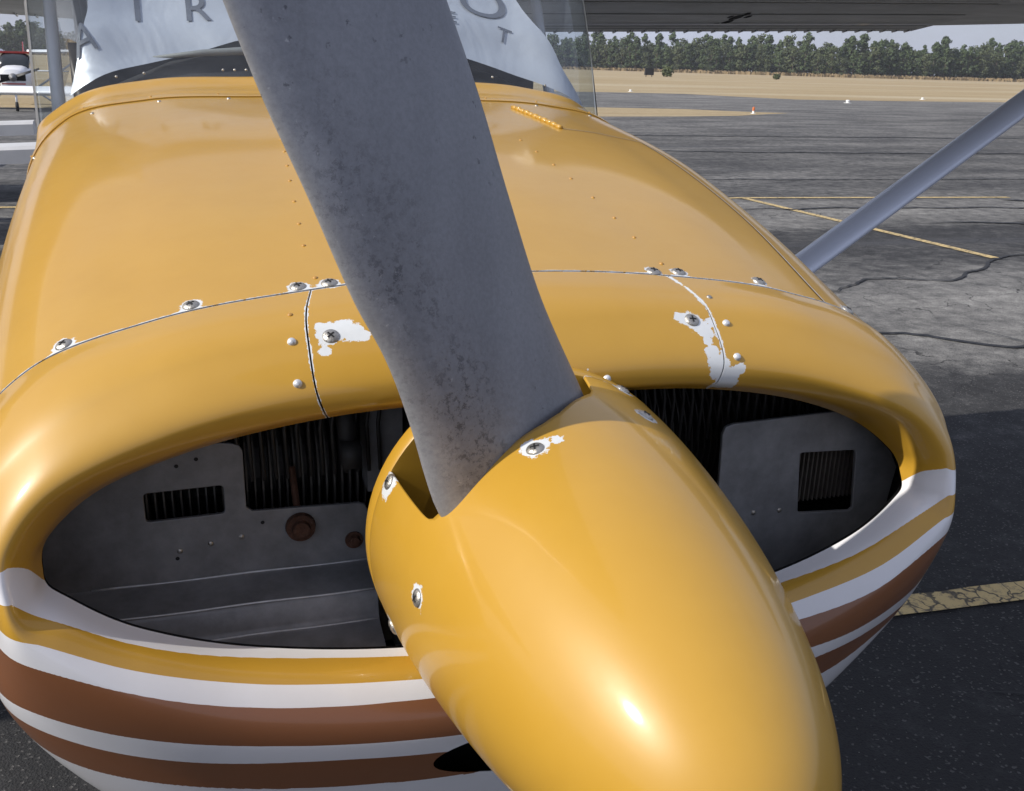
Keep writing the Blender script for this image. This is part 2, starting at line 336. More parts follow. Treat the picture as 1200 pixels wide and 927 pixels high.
# dark flanges under the joints
def strip(name, pts, nrm, w, mat, parent, lift=-.004, **kw):
    V, F = [], []
    for i, p in enumerate(pts):
        d = np.array(pts[min(i + 1, len(pts) - 1)]) - np.array(pts[max(i - 1, 0)]); s_ = np.cross(d, nrm[i]); s_ /= np.linalg.norm(s_)
        for k in (-1, 1): V.append(np.array(p) + nrm[i] * lift + s_ * w * k)
    for i in range(len(pts) - 1): F.append((2 * i, 2 * i + 1, 2 * i + 3, 2 * i + 2))
    return obj(name, V, F, mat, parent, **kw)
def along(net, uv):
    a = [surf_pn(net, u, v) for u, v in uv]; return [p for p, n in a], [n * NSIGN for p, n in a]
p_, n_ = along(HOOD, [(u, .004) for u in np.linspace(-1, 1, 161)]); strip('joint_flange', p_, n_, .012, m_dark, plane)
for s_ in (-1, 1):
    p_, n_ = along(NOSE, [(s_ * US, v) for v in np.linspace(.02, .98, 40)]); strip('joint_flange', p_, n_, .009, m_dark, plane)
# the inside of the bowl: the lip turned in, widening into the engine bay
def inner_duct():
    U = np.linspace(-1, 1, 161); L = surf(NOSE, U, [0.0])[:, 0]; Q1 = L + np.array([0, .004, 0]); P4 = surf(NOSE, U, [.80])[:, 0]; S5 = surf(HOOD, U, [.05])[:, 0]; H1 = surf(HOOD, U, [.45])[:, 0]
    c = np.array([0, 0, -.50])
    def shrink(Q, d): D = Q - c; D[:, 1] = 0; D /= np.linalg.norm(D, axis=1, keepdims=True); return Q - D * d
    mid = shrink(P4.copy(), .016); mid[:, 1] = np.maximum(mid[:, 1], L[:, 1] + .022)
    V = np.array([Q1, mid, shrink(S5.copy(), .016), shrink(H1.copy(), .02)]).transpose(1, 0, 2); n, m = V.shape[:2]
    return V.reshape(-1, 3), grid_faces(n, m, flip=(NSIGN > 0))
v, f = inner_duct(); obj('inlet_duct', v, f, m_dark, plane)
v, f = box(-.47, .47, 1.46, 1.48, -.78, -.24); obj('firewall', v, f, m_black, plane)

# fasteners
def screw_mesh():
    prof = [(0.0001, .0030), (.003, .0031), (.0055, .0026), (.0076, .0016), (.0086, .0004), (.0088, -.002)]
    V, F = lathe(prof, 28)
    a = [(V, F)]
    me = mesh('screw', *join(a), m_screw, sharp=60)
    return me
sc_me = screw_mesh()
def cross_mesh():
    b = []
    for r_ in (0, 1):
        x, y = (.0042, .0008) if r_ == 0 else (.0008, .0042)
        b.append(box(-x, x, -y, y, .0022, .00335))
    return mesh('recess', *join(b), m_dark, smooth=False)
cr_me = cross_mesh()
v, f = lathe([(.0001, .0016), (.0016, .0014), (.0026, .0007), (.0030, -.001)], 14); riv_me = mesh('rivet', v, f, m_rivp); 
v, f = lathe([(.0001, .0032), (.0022, .0030), (.0038, .0018), (.0046, -.001)], 18); riv2_me = mesh('rivet', v, f, m_rivw)
v, f = lathe([(.0001, .0020), (.0018, .0018), (.0030, .0010), (.0036, -.001)], 16); riv3_me = mesh('rivet', v, f, m_screw)
def frame_at(p, n, roll=0.0):
    n = Vector(n).normalized(); q = n.to_track_quat('Z', 'Y'); return Matrix.Translation(Vector((p[0], p[1], p[2] + ZO))) @ q.to_matrix().to_4x4() @ Matrix.Rotation(roll, 4, 'Z')
def fast(name, me, p, n, parent, scale=1.0, **kw):
    W = frame_at(p, n, rng.uniform(0, 3)) @ Matrix.Scale(scale, 4); return link(name, me, W, parent, **kw)
def put_screw(p, n, parent, scale=1.0):
    s_ = fast('screw', sc_me, p, n, parent, scale)
    return s_
def screw_full():                     # head and its cross recess in one mesh with two materials
    V, F = lathe([(0.0001, .0030), (.003, .0031), (.0055, .0026), (.0076, .0016), (.0086, .0004), (.0088, -.002)], 28); nf = len(F)
    b = []
    for r_ in (0, 1):
        x, y = (.0042, .0009) if r_ == 0 else (.0009, .0042); b.append(box(-x, x, -y, y, .0020, .0034))
    V, F = join([(V, F)] + b); me = mesh('screw', V, F, [m_screw, m_dark], sharp=50)
    for i, pl in enumerate(me.polygons):
        if i >= nf: pl.material_index = 1
    return me
sc_me = screw_full()
for p, n in hood_sc: put_screw(p, n * NSIGN, ctop)
for p, n in nose_sc: put_screw(p, n * NSIGN, ncap, .95)
for net, par, me, L in ((NOSE, nb[0], riv_me, [(-.1475, .707)]), (NOSE, nb[0], riv2_me, [(-.1475, .443), (-.1475, .265)]), (NOSE, nb[1], riv3_me, [(.1475, .683)]), (NOSE, nb[1], riv2_me, [(.1475, .413), (.1478, .255)]),
                        (NOSE, ncap, riv2_me, [(.050, .160)]),
                        (HOOD, ctop, riv_me, [(-.1325, .024), (.142, .032)])):
    for u, v in L:
        p, n = surf_pn(net, u, v); fast('rivet', me, p, n * NSIGN, par)
for s_ in (-1, 1):
    for i, v in enumerate((.515, .445, .376, .312, .235, .165, .105)):
        p, n = surf_pn(HOOD, s_ * (.1355 + .0008 * i * (s_ > 0)), v); fast('rivet', riv_me, p, n * NSIGN, ctop, .9)
for u, v in ((-.225, .944), (-.165, .954), (-.285, .920), (.220, .948), (-.36, .935), (-.06, .955), (.02, .955), (.33, .93), (.28, .94), (.39, .90)):
    p, n = surf_pn(HOOD, u, v); fast('rivet', riv3_me, p, n * NSIGN, ctop, 1.15)
for u, v in ((.125, .705), (.10, .80), (.083, .62), (-.39, .60), (.34, .62)):
    p, n = surf_pn(HOOD, u, v); fast('rivet', riv_me, p, n * NSIGN, ctop, .8)
# the piano hinge of the oil door and the door's edge
hp = [surf_pn(HOOD, u, v) for u, v in zip(np.linspace(.186, .193, 12), np.linspace(.885, .641, 12))]
for i, (a, b) in enumerate(zip(hp[:-1], hp[1:])):
    V, F = tube([a[0] + a[1] * NSIGN * .002 + (b[0] - a[0]) * .04, b[0] + b[1] * NSIGN * .002 - (b[0] - a[0]) * .04], .0042 + .0006 * (i % 2), 8)
    obj('hinge_knuckle', V, F, m_gold, ctop)
p_, n_ = along(HOOD, [(u, .641) for u in np.linspace(.196, .272, 14)] + [(.272 + .002 * math.sin(t * 3), .641 - .64 * t) for t in np.linspace(.03, 1, 60)])
strip('door_edge', p_, n_, .0009, m_dark, ctop, lift=.0006)
p2_, _ = along(HOOD, [(u, .6435) for u in np.linspace(.196, .272, 14)] + [(.2735 + .002 * math.sin(t * 3), .641 - .64 * t) for t in np.linspace(.03, 1, 60)])
strip('door_edge', p2_, n_, .0007, m_rivw, ctop, lift=.0007)

# ------------------------------------------------------------------ windshield fairing, glass, dash
UG = np.array([0,.2,.39,.53,.61,.73,.9]); UG = UG / UG[-1]
GB = [(0,2.14,-.037),(.2,2.145,-.040),(.388,2.16,-.050),(.52,2.165,-.082),(.592,2.21,-.130),(.612,2.33,-.17),(.615,2.5,-.19)]
GT = [(0,2.62,.36),(.2,2.63,.36),(.40,2.66,.355),(.55,2.56,.35),(.625,2.56,.33),(.650,2.70,.31),(.650,2.90,.29)]
def mirror_net(net):
    net = np.array(net, float); return np.concatenate([net[:, ::-1][:, :-1] * np.array([-1, 1, 1]), net], 1)
UGF = np.concatenate([-UG[::-1][:-1], UG])
def glass(U, W, bulge=.035):
    B = np.array(GB); T = np.array(GT); net = []
    for w in (0, .33, .66, 1):
        k = bulge * 4 * w * (1 - w); net.append(B * (1 - w) + T * w + np.array([0, -.7, .7]) * k * np.array([1, 1, 1, .9, .6, .3, 0])[:, None])
    return herm(herm(mirror_net(net), np.array([0, .33, .66, 1.]), W).transpose(1, 0, 2), UGF, U)
FB = [(0,2.0,-.064),(.19,2.0,-.066),(.385,2.0,-.074),(.525,2.0,-.110),(.600,2.03,-.196),(.612,2.06,-.30),(.615,2.1,-.36)]
FM = [(0,2.03,-.0615),(.19,2.03,-.0635),(.385,2.03,-.071),(.529,2.035,-.105),(.604,2.07,-.180),(.616,2.14,-.27),(.619,2.22,-.32)]
FT = [(x, y - .002, z + .001) for x, y, z in GB]
FI = [(x * .99, y + .03, z - .004) for x, y, z in GB]
U = np.linspace(-1, 1, 161); UH = np.sign(U) * np.interp(np.abs(U), UG, [UT[0], UT[1], UT[2], UT[3], UT[4], UT[4] + .03, UT[4] + .06])
hb = np.array([surf(HOOD, [u], [1.0])[0, 0] for u in UH]); hb0 = np.array([surf(HOOD, [u], [.975])[0, 0] for u in UH]); hn = np.array([surf_pn(HOOD, u, .985)[1] * NSIGN for u in UH])
tp = herm(mirror_net([FT, FI]), np.array([0, 1.]), np.array([0., 1.])).transpose(1, 0, 2); tp = herm(tp, UGF, U)
r0, r1 = hb0 + hn * .0006, hb0 + hn * .0022; r2 = hb + np.array([0, .022, 0]) + hn * .0040
t_, ti = tp[:, 0], tp[:, 1]; m1_ = r2 * .62 + t_ * .38 + np.array([0, .004, -.004]); m2_ = r2 * .3 + t_ * .7 + np.array([0, .003, -.003])
K = np.array([0, .01, .1, .35, .65, 1, 1.2]); P = herm(np.array([r0, r1, r2, m1_, m2_, t_, ti]), K, np.array([0, .01, .05, .1, .18, .27, .36, .5, .65, .8, .92, 1, 1.08, 1.2])).transpose(1, 0, 2)
fair = obj('windshield_fairing', P.reshape(-1, 3), grid_faces(P.shape[0], P.shape[1], flip=(NSIGN < 0)), m_gold, plane, attrs={'band': np.zeros(P.size // 3), 'chip': np.zeros(P.size // 3)}, sharp=60)
for k, u in enumerate(np.linspace(-.66, .66, 23)):      # fairing rivets sit on the front flange
    k_ = int((u + 1) * 80); a = P[k_, 2]
    if k % 2 == 0: fast('rivet', riv_me, a, (0, -.15, 1), fair, .8)
g_ = NT('windshield_glass'); tr = g_.t.nodes.new('ShaderNodeBsdfTransparent'); tr.inputs[0].default_value = (.86, .90, .92, 1)
gl = g_.t.nodes.new('ShaderNodeBsdfGlossy'); gl.inputs['Roughness'].default_value = .03; df = g_.t.nodes.new('ShaderNodeBsdfDiffuse'); df.inputs[0].default_value = (.62, .66, .72, 1)
fr = g_.t.nodes.new('ShaderNodeFresnel'); fr.inputs[0].default_value = 1.5; geo = g_.t.nodes.new('ShaderNodeNewGeometry'); m1 = g_.t.nodes.new('ShaderNodeMixShader'); m2 = g_.t.nodes.new('ShaderNodeMixShader')
sm = g_.ramp(g_.noise(3.2, 5, .6, g_.scaled((1, 1, 3))), [(.40, .015), (.80, .085)])
g_.l(g_.math('ADD', g_.math('MULTIPLY', fr.outputs[0], g_.math('SUBTRACT', 1.0, geo.outputs['Backfacing'])), g_.math('MULTIPLY', geo.outputs['Backfacing'], .05)), m1.inputs[0]); g_.l(tr.outputs[0], m1.inputs[1]); g_.l(gl.outputs[0], m1.inputs[2]); g_.l(sm, m2.inputs[0]); g_.l(m1.outputs[0], m2.inputs[1]); g_.l(df.outputs[0], m2.inputs[2]); g_.l(m2.outputs[0], g_.out.inputs[0])
m_glass = g_.m
U = np.linspace(-1, 1, 121); W = np.linspace(0, 1, 24); P = glass(U, W)
ws = obj('windshield', P.reshape(-1, 3), grid_faces(121, 24, flip=(NSIGN < 0)), m_glass, plane)
# rim fastening screws seen through the lower edge of the glass
for u in (-.50, -.44, -.27, -.245, -.22, -.16, -.08, .05, .16, .36, .50):
    p = glass([u], [.03])[0, 0]; fast('rivet', riv3_me, p, (0, -.7, .6), ws, .8)
# the bright retaining strips down both side edges of the glass
for s_ in (-1, 1):
    a = glass([s_ * .70], np.linspace(0, 1, 14))[0]; b = glass([s_ * .725], np.linspace(0, 1, 14))[0]
    V = []
    for p, q in zip(a, b): V += [p * np.array([1.003, 1, 1]) , q * np.array([1.006, 1, 1])]
    obj('side_strip', V, [(2 * i, 2 * i + 1, 2 * i + 3, 2 * i + 2) for i in range(13)], m_alu, ws)
# dash: black deck behind the foot of the glass
V = []
for dy, s1, zc_ in ((.03, .985, 0), (.07, .96, .018), (.14, .93, .050), (.22, .90, .066), (.40, .88, .070), (.44, .88, -.22)):
    V.append(np.array([(x * s1, min(y, 2.20) + dy, z + zc_ * (1 - (abs(x) / .62) ** 2) - .006) for x, y, z in GB[:6]]))
V = mirror_net(V).transpose(1, 0, 2)
obj('dashboard', V.reshape(-1, 3), grid_faces(V.shape[0], V.shape[1]), m_black, plane)
v, f = box(-.58, .58, 2.66, 2.70, -.6, .02); obj('instrument_panel', v, f, m_black, plane, smooth=False)
v, f = tube([(-.38, 2.235, -.008), (-.28, 2.225, .004), (-.16, 2.22, .013), (-.05, 2.22, .017)], [.003, .007, .009, .010], 12); obj('dash_top_strip', v, f, simple('pale_grey', (.20, .205, .20), .6), plane)  # pale grey strip along the left part of the dash top

# ------------------------------------------------------------------ sunshade lying against the inside of the glass
m_shade = NT('silver_sunshade_foil')
m_shade.set(Base_Color=m_shade.mix(m_shade.noise(5, 4), (.40, .42, .47), (.54, .56, .61)), Metallic=0.25, Roughness=.42)
m_shade.bump(m_shade.math('ADD', m_shade.math('MULTIPLY', m_shade.noise(4.5, 3, .5, m_shade.scaled((1.2, 1.0, .7)), .8), 2.0), m_shade.math('MULTIPLY', m_shade.noise(17, 3), .25)), .22, .03); m_shade = m_shade.m
wb_u = np.array([-.625,-.565,-.473,-.377,-.237,-.05,.10,.302,.418,.528,.62]); wb_w = np.array([.048,.054,.084,.120,.171,.205,.20,.151,.094,.047,.035])
def shade_pt(s_, t):
    uc = -.62 + 1.25 * s_; w0 = float(np.interp(uc, wb_u, wb_w)); w = w0 + (1 - w0) * t
    ul = float(np.interp(w, [.05, .15, .25, .34, .6, 1], [-.622, -.60, -.57, -.552, -.52, -.50])); ur = float(np.interp(w, [.04, .107, .171, .254, .324, .41, .6, 1], [.64, .61, .572, .538, .51, .482, .44, .40]))
    return ul + (ur - ul) * s_, w
def shade_xyz(u, w, off=.022):
    e = .004; p = glass([u], [w])[0, 0]; a = glass([u + e], [w])[0, 0] - p; b = glass([u], [min(w + e, 1.0)])[0, 0] - glass([u], [min(w + e, 1.0) - e])[0, 0]
    n = np.cross(a, b); n /= np.linalg.norm(n)
    if n[2] < 0 and n[1] > 0: n = -n
    if n[1] > 0: n = -n
    rip = .004 * math.sin(u * 17 + w * 9) + .003 * math.sin(w * 31 + u * 5)
    return p - n * (off + rip)
V = [shade_xyz(*shade_pt(s_, t)) for s_ in np.linspace(0, 1, 70) for t in np.linspace(0, 1, 40)]
shade = empty('sunshade', (0, 2.3, ZO), 'silver white foil sunshade with grey capital letters behind the windshield', 'sunshade')
obj('foil_sheet', V, grid_faces(70, 40), m_shade, shade)
m_ink = simple('grey_ink', (.10, .11, .14), .55)
def letter(ch, u0, w0, size, rot, bold=0.0, xs=1.0):
    cu = bpy.data.curves.new('letter', 'FONT'); cu.body = ch; cu.size = 1.0; cu.resolution_u = 6; cu.offset = bold; cu.align_x = 'CENTER'
    o = bpy.data.objects.new('tmp_text', cu); COL.objects.link(o); bpy.context.view_layer.update()
    me = bpy.data.meshes.new_from_object(o.evaluated_get(bpy.context.evaluated_depsgraph_get())); bpy.data.objects.remove(o)
    import bmesh
    bm = bmesh.new(); bm.from_mesh(me); bmesh.ops.triangulate(bm, faces=bm.faces[:]); bmesh.ops.subdivide_edges(bm, edges=[e for e in bm.edges if e.calc_length() > .12], cuts=3)
    bmesh.ops.triangulate(bm, faces=bm.faces[:])
    c, s_ = math.cos(rot), math.sin(rot); V = []
    for v in bm.verts:
        gx, gy = v.co.x * size * xs, v.co.y * size; x, y = gx * c - gy * s_, gx * s_ + gy * c
        V.append(shade_xyz(u0 + x / .9, min(w0 + y / .5, .995), .019))
    F = [[v.index for v in f.verts] for f in bm.faces]; bm.free()
    obj('letter', V, F, m_ink, shade, smooth=False)
letter('A', -.565, .165, .085, .10); letter('I', -.445, .275, .085, .0, .004); letter('R', -.318, .262, .085, 0, .004, 1.1)
letter('O', .372, .345, .11, -.35, .002, 1.3); letter('E', .290, .300, .045, -.15, 0, 1.4); letter('T', .418, .225, .045, -.30, 0, 1.2)

# ------------------------------------------------------------------ cabin, rear fuselage, tail
m_wing = NT('weathered_underside')
m_wing.set(Base_Color=m_wing.mix(m_wing.ramp(m_wing.noise(2.2, 6, .65, m_wing.scaled((1, 4, 1))), [(.3, 0.0), (.7, 1.0)]), (.60, .60, .56), (.84, .83, .80)), Roughness=.5); m_wing = m_wing.m
def ring_section(y, hw, zt, zb, e=.55, n=40):
    R = []
    for k in range(n):
        t = 2 * math.pi * k / n; c, s_ = math.cos(t), math.sin(t)
        R.append((hw * math.copysign(abs(c) ** e, c), y, (zt + zb) / 2 + (zt - zb) / 2 * math.copysign(abs(s_) ** e, s_)))
    return R
st = [(2.02, .595, -.16, -1.0), (2.3, .60, -.17, -1.02), (2.6, .605, -.18, -1.03), (3.3, .60, -.18, -1.02), (4.0, .55, -.16, -.98), (4.6, .46, -.12, -.90), (5.6, .31, -.15, -.75), (7.0, .15, -.20, -.55), (7.7, .06, -.22, -.42)]
R = [ring_section(*s_) for s_ in st]; V = [p for r_ in R for p in r_]; n = 40
F = [(i * n + k, i * n + (k + 1) % n, (i + 1) * n + (k + 1) % n, (i + 1) * n + k) for i in range(len(st) - 1) for k in range(n)] + [tuple((len(st) - 1) * n + k for k in range(n))]
obj('fuselage', V, F, m_white, plane)
# cabin roof and posts
V, F = [], []
rf = [(2.56, .62, .37, .33), (2.9, .64, .43, .33), (3.6, .62, .43, .31), (4.2, .54, .34, .20), (4.9, .36, .12, -.05)]
for y, hw, zt, zb in rf:
    for k in range(13):
        t = math.pi * k / 12; V.append((hw * math.copysign(abs(math.cos(t)) ** .5, math.cos(t)), y, zb + (zt - zb) * abs(math.sin(t)) ** .6))
F = [(i * 13 + k, i * 13 + k + 1, (i + 1) * 13 + k + 1, (i + 1) * 13 + k) for i in range(4) for k in range(12)]
obj('cabin_roof', V, F, m_white, plane)
for s_ in (-1, 1):
    for a, b, w in (((.60, 2.52, -.18), (.635, 2.92, .32), .03), ((.60, 3.35, -.18), (.62, 3.4, .33), .045), ((.55, 4.05, -.16), (.56, 4.05, .26), .06)):
        v, f = tube([(s_ * a[0], a[1], a[2]), (s_ * b[0], b[1], b[2])], w * .5, 8); obj('window_post', v, f, m_white, plane)
    v = [(s_ * .615, 2.52, -.17), (s_ * .60, 4.0, -.16), (s_ * .60, 4.0, .28), (s_ * .64, 2.92, .32)]; obj('side_window', v, [(0, 1, 2, 3)], m_glass, plane, smooth=False)
    # seats
    v, f = join([box(s_ * .3 - .22, s_ * .3 + .22, 2.95, 3.4, -.55, -.42), box(s_ * .3 - .22, s_ * .3 + .22, 3.36, 3.48, -.5, .1)]); obj('seat', v, f, simple('grey_cloth', (.2, .2, .2), .9), plane, smooth=False)
def foil(p0, p1, q0, q1, th0, th1, axis='Z', n=12, camber=.25):
    """wing like solid between the section p0(le)->p1(te) and q0->q1; th: thickness ratio"""
    V = []
    prof = []
    for k in range(n + 1):
        x = (1 - math.cos(math.pi * k / n)) / 2; t = 5 * (.2969 * math.sqrt(x) - .126 * x - .3516 * x * x + .2843 * x**3 - .1036 * x**4) ; prof.append((x, t))
    up = np.array([0, 0, 1.]) if axis == 'Z' else np.array([1., 0, 0])
    for (a, b, th) in ((p0, p1, th0), (q0, q1, th1)):
        a = np.array(a, float); b = np.array(b, float); c = np.linalg.norm(b - a)
        pts = [a + (b - a) * x + up * t * th * c * (1 + camber) for x, t in prof] + [a + (b - a) * x - up * t * th * c * (1 - camber * 2) for x, t in prof[::-1][1:-1]]
        V += pts
    m = 2 * n; F = [(k, (k + 1) % m, m + (k + 1) % m, m + k) for k in range(m)] + [tuple(range(m))[::-1], tuple(range(m, 2 * m))]
    return V, F
WD = .035
m_strut = simple('silvery_white_paint', (.66, .70, .80), .38, .1, .05, 3, 0, 60, .2)
for s_ in (-1, 1):
    X0, X1, X2 = .60, 2.98, 5.45
    le = lambda x: (s_ * x, 2.45 + max(x - X1, 0) * .07, .335 + WD * (x - .6)); te = lambda x, dz=0: (s_ * x, 3.83 - max(x - X1, 0) * .10, .205 + WD * (x - .6) + dz)
    parts = [foil(le(X0), te(X0), le(X1), te(X1), .13, .13), foil(le(X1), te(X1), le(X2), te(X2), .13, .12)]
    wing = obj('wing', *join(parts), m_wing, plane, sharp=60)
    # flap and aileron
    fl = lambda x, y, z: (s_ * x, y, z + WD * (x - .6))
    v, f = foil(fl(X0 + .05, 3.66, .205), fl(X0 + .05, 4.20, .111), fl(X1 - .01, 3.66, .205), fl(X1 - .01, 4.20, .111), .07, .07)
    flap = obj('flap', v, f, m_wing, wing, sharp=50)
    v, f = foil(fl(X1 + .01, 3.66, .212), fl(X1 + .01, 4.20, .134), fl(X2 - .2, 3.46, .208), fl(X2 - .2, 3.90, .165), .07, .07); obj('aileron', v, f, m_wing, wing, sharp=50)
    nr = 34
    rme = mesh('flap_rib', *tube([(0, -.06, .005), (0, -.006, -.002)], [.0030, .0045], 6), m_wing)
    for k in range(nr):
        x = .70 + k * (X1 - .75) / (nr - 1); link('flap_rib', rme, Matrix.Translation(Vector((s_ * x, 4.205, .110 + WD * (x - .6) + ZO))), flap)
        v, f = lathe([(.0001, -.003), (.005, -.003), (.006, 0)], 8, 'Z', (s_ * x, 4.165, .1145 + WD * (x - .6))); obj('flap_rivet', v, f, m_dark, flap)
    # strut
    a = np.array([s_ * .60, 2.60, -1.139]); b = np.array([s_ * 2.84, 3.05, .30])
    if s_ > 0 or True:
        p0, p1 = np.array([1.666, 2.85, -.592]), np.array([2.614, 3.05, -.0905]); dd = p1 - p0; a = p0 - dd * ((1.666 - .60) / dd[0]); b = p0 + dd * ((3.38 - 1.666) / dd[0]); a[0] *= s_; b[0] *= s_
    d = (b - a) / np.linalg.norm(b - a); ny = np.array([0, 1., 0]) - d * d[1]; ny /= np.linalg.norm(ny); nx = np.cross(d, ny); V = []
    for t in np.linspace(0, 1, 12):
        for k in range(18):
            q = 2 * math.pi * k / 18; V.append(a + (b - a) * t + ny * math.cos(q) * .072 + nx * math.sin(q) * .029)
    F = [(i * 18 + k, i * 18 + (k + 1) % 18, (i + 1) * 18 + (k + 1) % 18, (i + 1) * 18 + k) for i in range(11) for k in range(18)]
    obj('wing_strut', V, F, m_strut, plane)
    # tailplane, main gear
    v, f = foil((s_ * .05, 6.75, -.25), (s_ * .05, 7.75, -.27), (s_ * 1.7, 7.0, -.25), (s_ * 1.7, 7.65, -.27), .09, .09); obj('tailplane', v, f, m_white, plane)
    v, f = tube([(s_ * .45, 3.7, -.96), (s_ * .75, 3.74, -1.25), (s_ * 1.05, 3.78, -1.62), (s_ * 1.17, 3.78, -1.68)], [.04, .03, .025, .025], 10); obj('landing_gear_leg', v, f, m_white, plane)
    wv, wf = lathe([(.06, -.05), (.11, -.06), (.17, -.055), (.20, -.03), (.205, 0), (.20, .03), (.17, .055), (.11, .06), (.06, .05)], 32, 'X', (s_ * 1.18, 3.78, -1.695)); w_ = obj('wheel', wv, wf, m_rubber, plane)
    v, f = lathe([(.0001, -.045), (.07, -.05), (.10, -.055), (.10, .055), (.07, .05), (.0001, .045)], 24, 'X', (s_ * 1.18, 3.78, -1.695)); obj('wheel_hub', v, f, m_white, w_)
v, f = foil((0, 6.4, -.1), (0, 7.6, -.1), (0, 7.35, 1.2), (0, 7.95, 1.2), .09, .09, 'X'); obj('tail_fin', v, f, m_gold, plane, attrs={'band': np.zeros(len(v)), 'chip': np.zeros(len(v))})
v, f = tube([(0, 1.45, -.9), (0, 1.30, -1.35), (0, 1.24, -1.64)], [.045, .03, .03], 12); obj('nose_gear_leg', v, f, m_white, plane)
wv, wf = lathe([(.05, -.045), (.11, -.055), (.16, -.05), (.185, -.025), (.19, 0), (.185, .025), (.16, .05), (.11, .055), (.05, .045)], 32, 'X', (0, 1.22, -1.71)); obj('nose_wheel', wv, wf, m_rubber, plane)
# oil stain and drain under the right-hand wing
blob = []
for (cx_, cy_, r1) in ((1.690, 3.50, .022), (1.70, 3.56, .018), (1.665, 3.60, .018), (1.70, 3.46, .014), (1.735, 3.49, .012), (1.655, 3.49, .010)):
    V = [(cx_ + r1 * (1 + .3 * noise.noise((k, cx_ * 9, 0))) * math.cos(2 * math.pi * k / 14), cy_ + 1.6 * r1 * (1 + .3 * noise.noise((k, 3, cx_))) * math.sin(2 * math.pi * k / 14), 0) for k in range(14)]
    blob.append(([(x, (y - 3.52) * 1.5 + 3.50, z) for x, y, z in V], [tuple(range(14))]))
OILV, OILF = join(blob)

# ------------------------------------------------------------------ spinner
YB, YT, RS, ZC = .85, .39, .169, -.449
def Rsp(y): t = np.clip((YB - y) / (YB - YT), 0, 1); return RS * (1 - t**1.483)**(1 / 2.332)
NOT = np.radians([-62.5, -60.0, -58.2, -58.0, -58.6, -59.3, -59.6, -59.4, -58.6, -57.2, -54.5, -45, -25, -12, -5, 3, 8, 10.1, 12.2, 13.2, 13.8, 15])
NOT = np.radians([-61.5, -61.2, -60.9, -60.6, -60.2, -59.9, -59.6, -59.2, -58.6, -57.2, -54.5, -45, -25, -12, -5, 3, 8, 10.1, 12.2, 13.6, 14.6, 16])
NOY = [.85, .846, .826, .802, .778, .764, .752, .743, .736, .730, .727, .728, .732, .745, .757, .779, .790, .795, .806, .828, .846, .85]
def rear(th):                       # rear edge of the shell at the angle th from straight up, with both blade cut-outs
    for o in (0, math.pi):
        a = (th - o + math.pi) % (2 * math.pi) - math.pi
        if NOT[0] < a < NOT[-1]: return float(np.interp(a, NOT, NOY))
    return .85
ths = sorted(set(list(np.round(np.linspace(-math.pi, math.pi, 241)[:-1], 5)) + [round(float(((t + o + math.pi) % (2 * math.pi)) - math.pi), 5) for o in (0, math.pi) for t in np.concatenate([np.linspace(NOT[0], NOT[10], 60), np.linspace(NOT[14], NOT[-1], 50)])]))
V, ch = [], []
nt = 90
for th in ths:
    yr = rear(th)
    for j in range(nt):
        s_ = j / (nt - 1); y = yr + (YT - yr) * (1 - (1 - s_)**1.6 if False else s_**.8 if False else s_); y = yr + (YT - yr) * (1 - (1 - s_)**2 * .35 - (1 - s_) * .65)
        r_ = Rsp(y); V.append((r_ * math.sin(th), y, ZC + r_ * math.cos(th)))
F = grid_faces(len(ths), nt, close_u=True, flip=True); nb0 = len(V)
for i, th in enumerate(ths):        # thickness of the shell at its rear edge
    x, y, z = V[i * nt]; V.append((x * .985, y + .0005, ZC + (z - ZC) * .985))
for i in range(len(ths)): j = (i + 1) % len(ths); F.append((i * nt, j * nt, nb0 + j, nb0 + i))
SPS = [(-25 + 6, .7130), (-79.6, .704), (28, .775), (-63.5, .838), (118, .80), (-130, .80), (-110, .80), (30, .846), (160, .8)]
sp_pts = []
for a, y in SPS:
    th = math.radians(a); r_ = float(Rsp(y)); sl = float(Rsp(y + .002) - Rsp(y - .002)) / .004
    sp_pts.append((np.array([r_ * math.sin(th), y, ZC + r_ * math.cos(th)]), np.array([math.sin(th), -sl, math.cos(th)])))
arr = np.array(V); d = np.zeros(len(arr))
for (p, n_s), rr in zip(sp_pts, (.0125, .011, .011, .014, .012, .012, .012, .012, .012)):
    d = np.maximum(d, np.clip(1.05 - np.linalg.norm(arr - p, axis=1) / (2 * rr), 0, 1))
for p, rr in (((-.030, .716, -.2995), .007), ((-.138, .80, -.352), .006), ((-.143, .83, -.353), .007), ((.045, .853, -.286), .008)):
    d = np.maximum(d, np.clip(1.05 - np.linalg.norm(arr - np.array(p), axis=1) / (2 * rr), 0, 1))
spin = obj('spinner', V, F, m_gold, plane, attrs={'band': np.zeros(len(V)), 'chip': d}, label='pointed gold spinner with blade cut-outs')
for p, n_s in sp_pts: put_screw(p, n_s, spin, .92)
prof = [(.12, .852), (.160, .850), (.1675, .850), (.1695, .853), (.1695, .872), (.160, .874), (.02, .874)]
v, f = lathe(prof, 96, 'Y', (0, 0, ZC)); obj('spinner_backplate', v, f, m_gold, plane, attrs={'band': np.zeros(len(v)), 'chip': np.zeros(len(v))}, sharp=40)
v, f = lathe([(.0001, .70), (.055, .70), (.06, .72), (.06, .86)], 32, 'Y', (0, 0, ZC)); obj('propeller_hub', v, f, m_alu, plane, sharp=40)

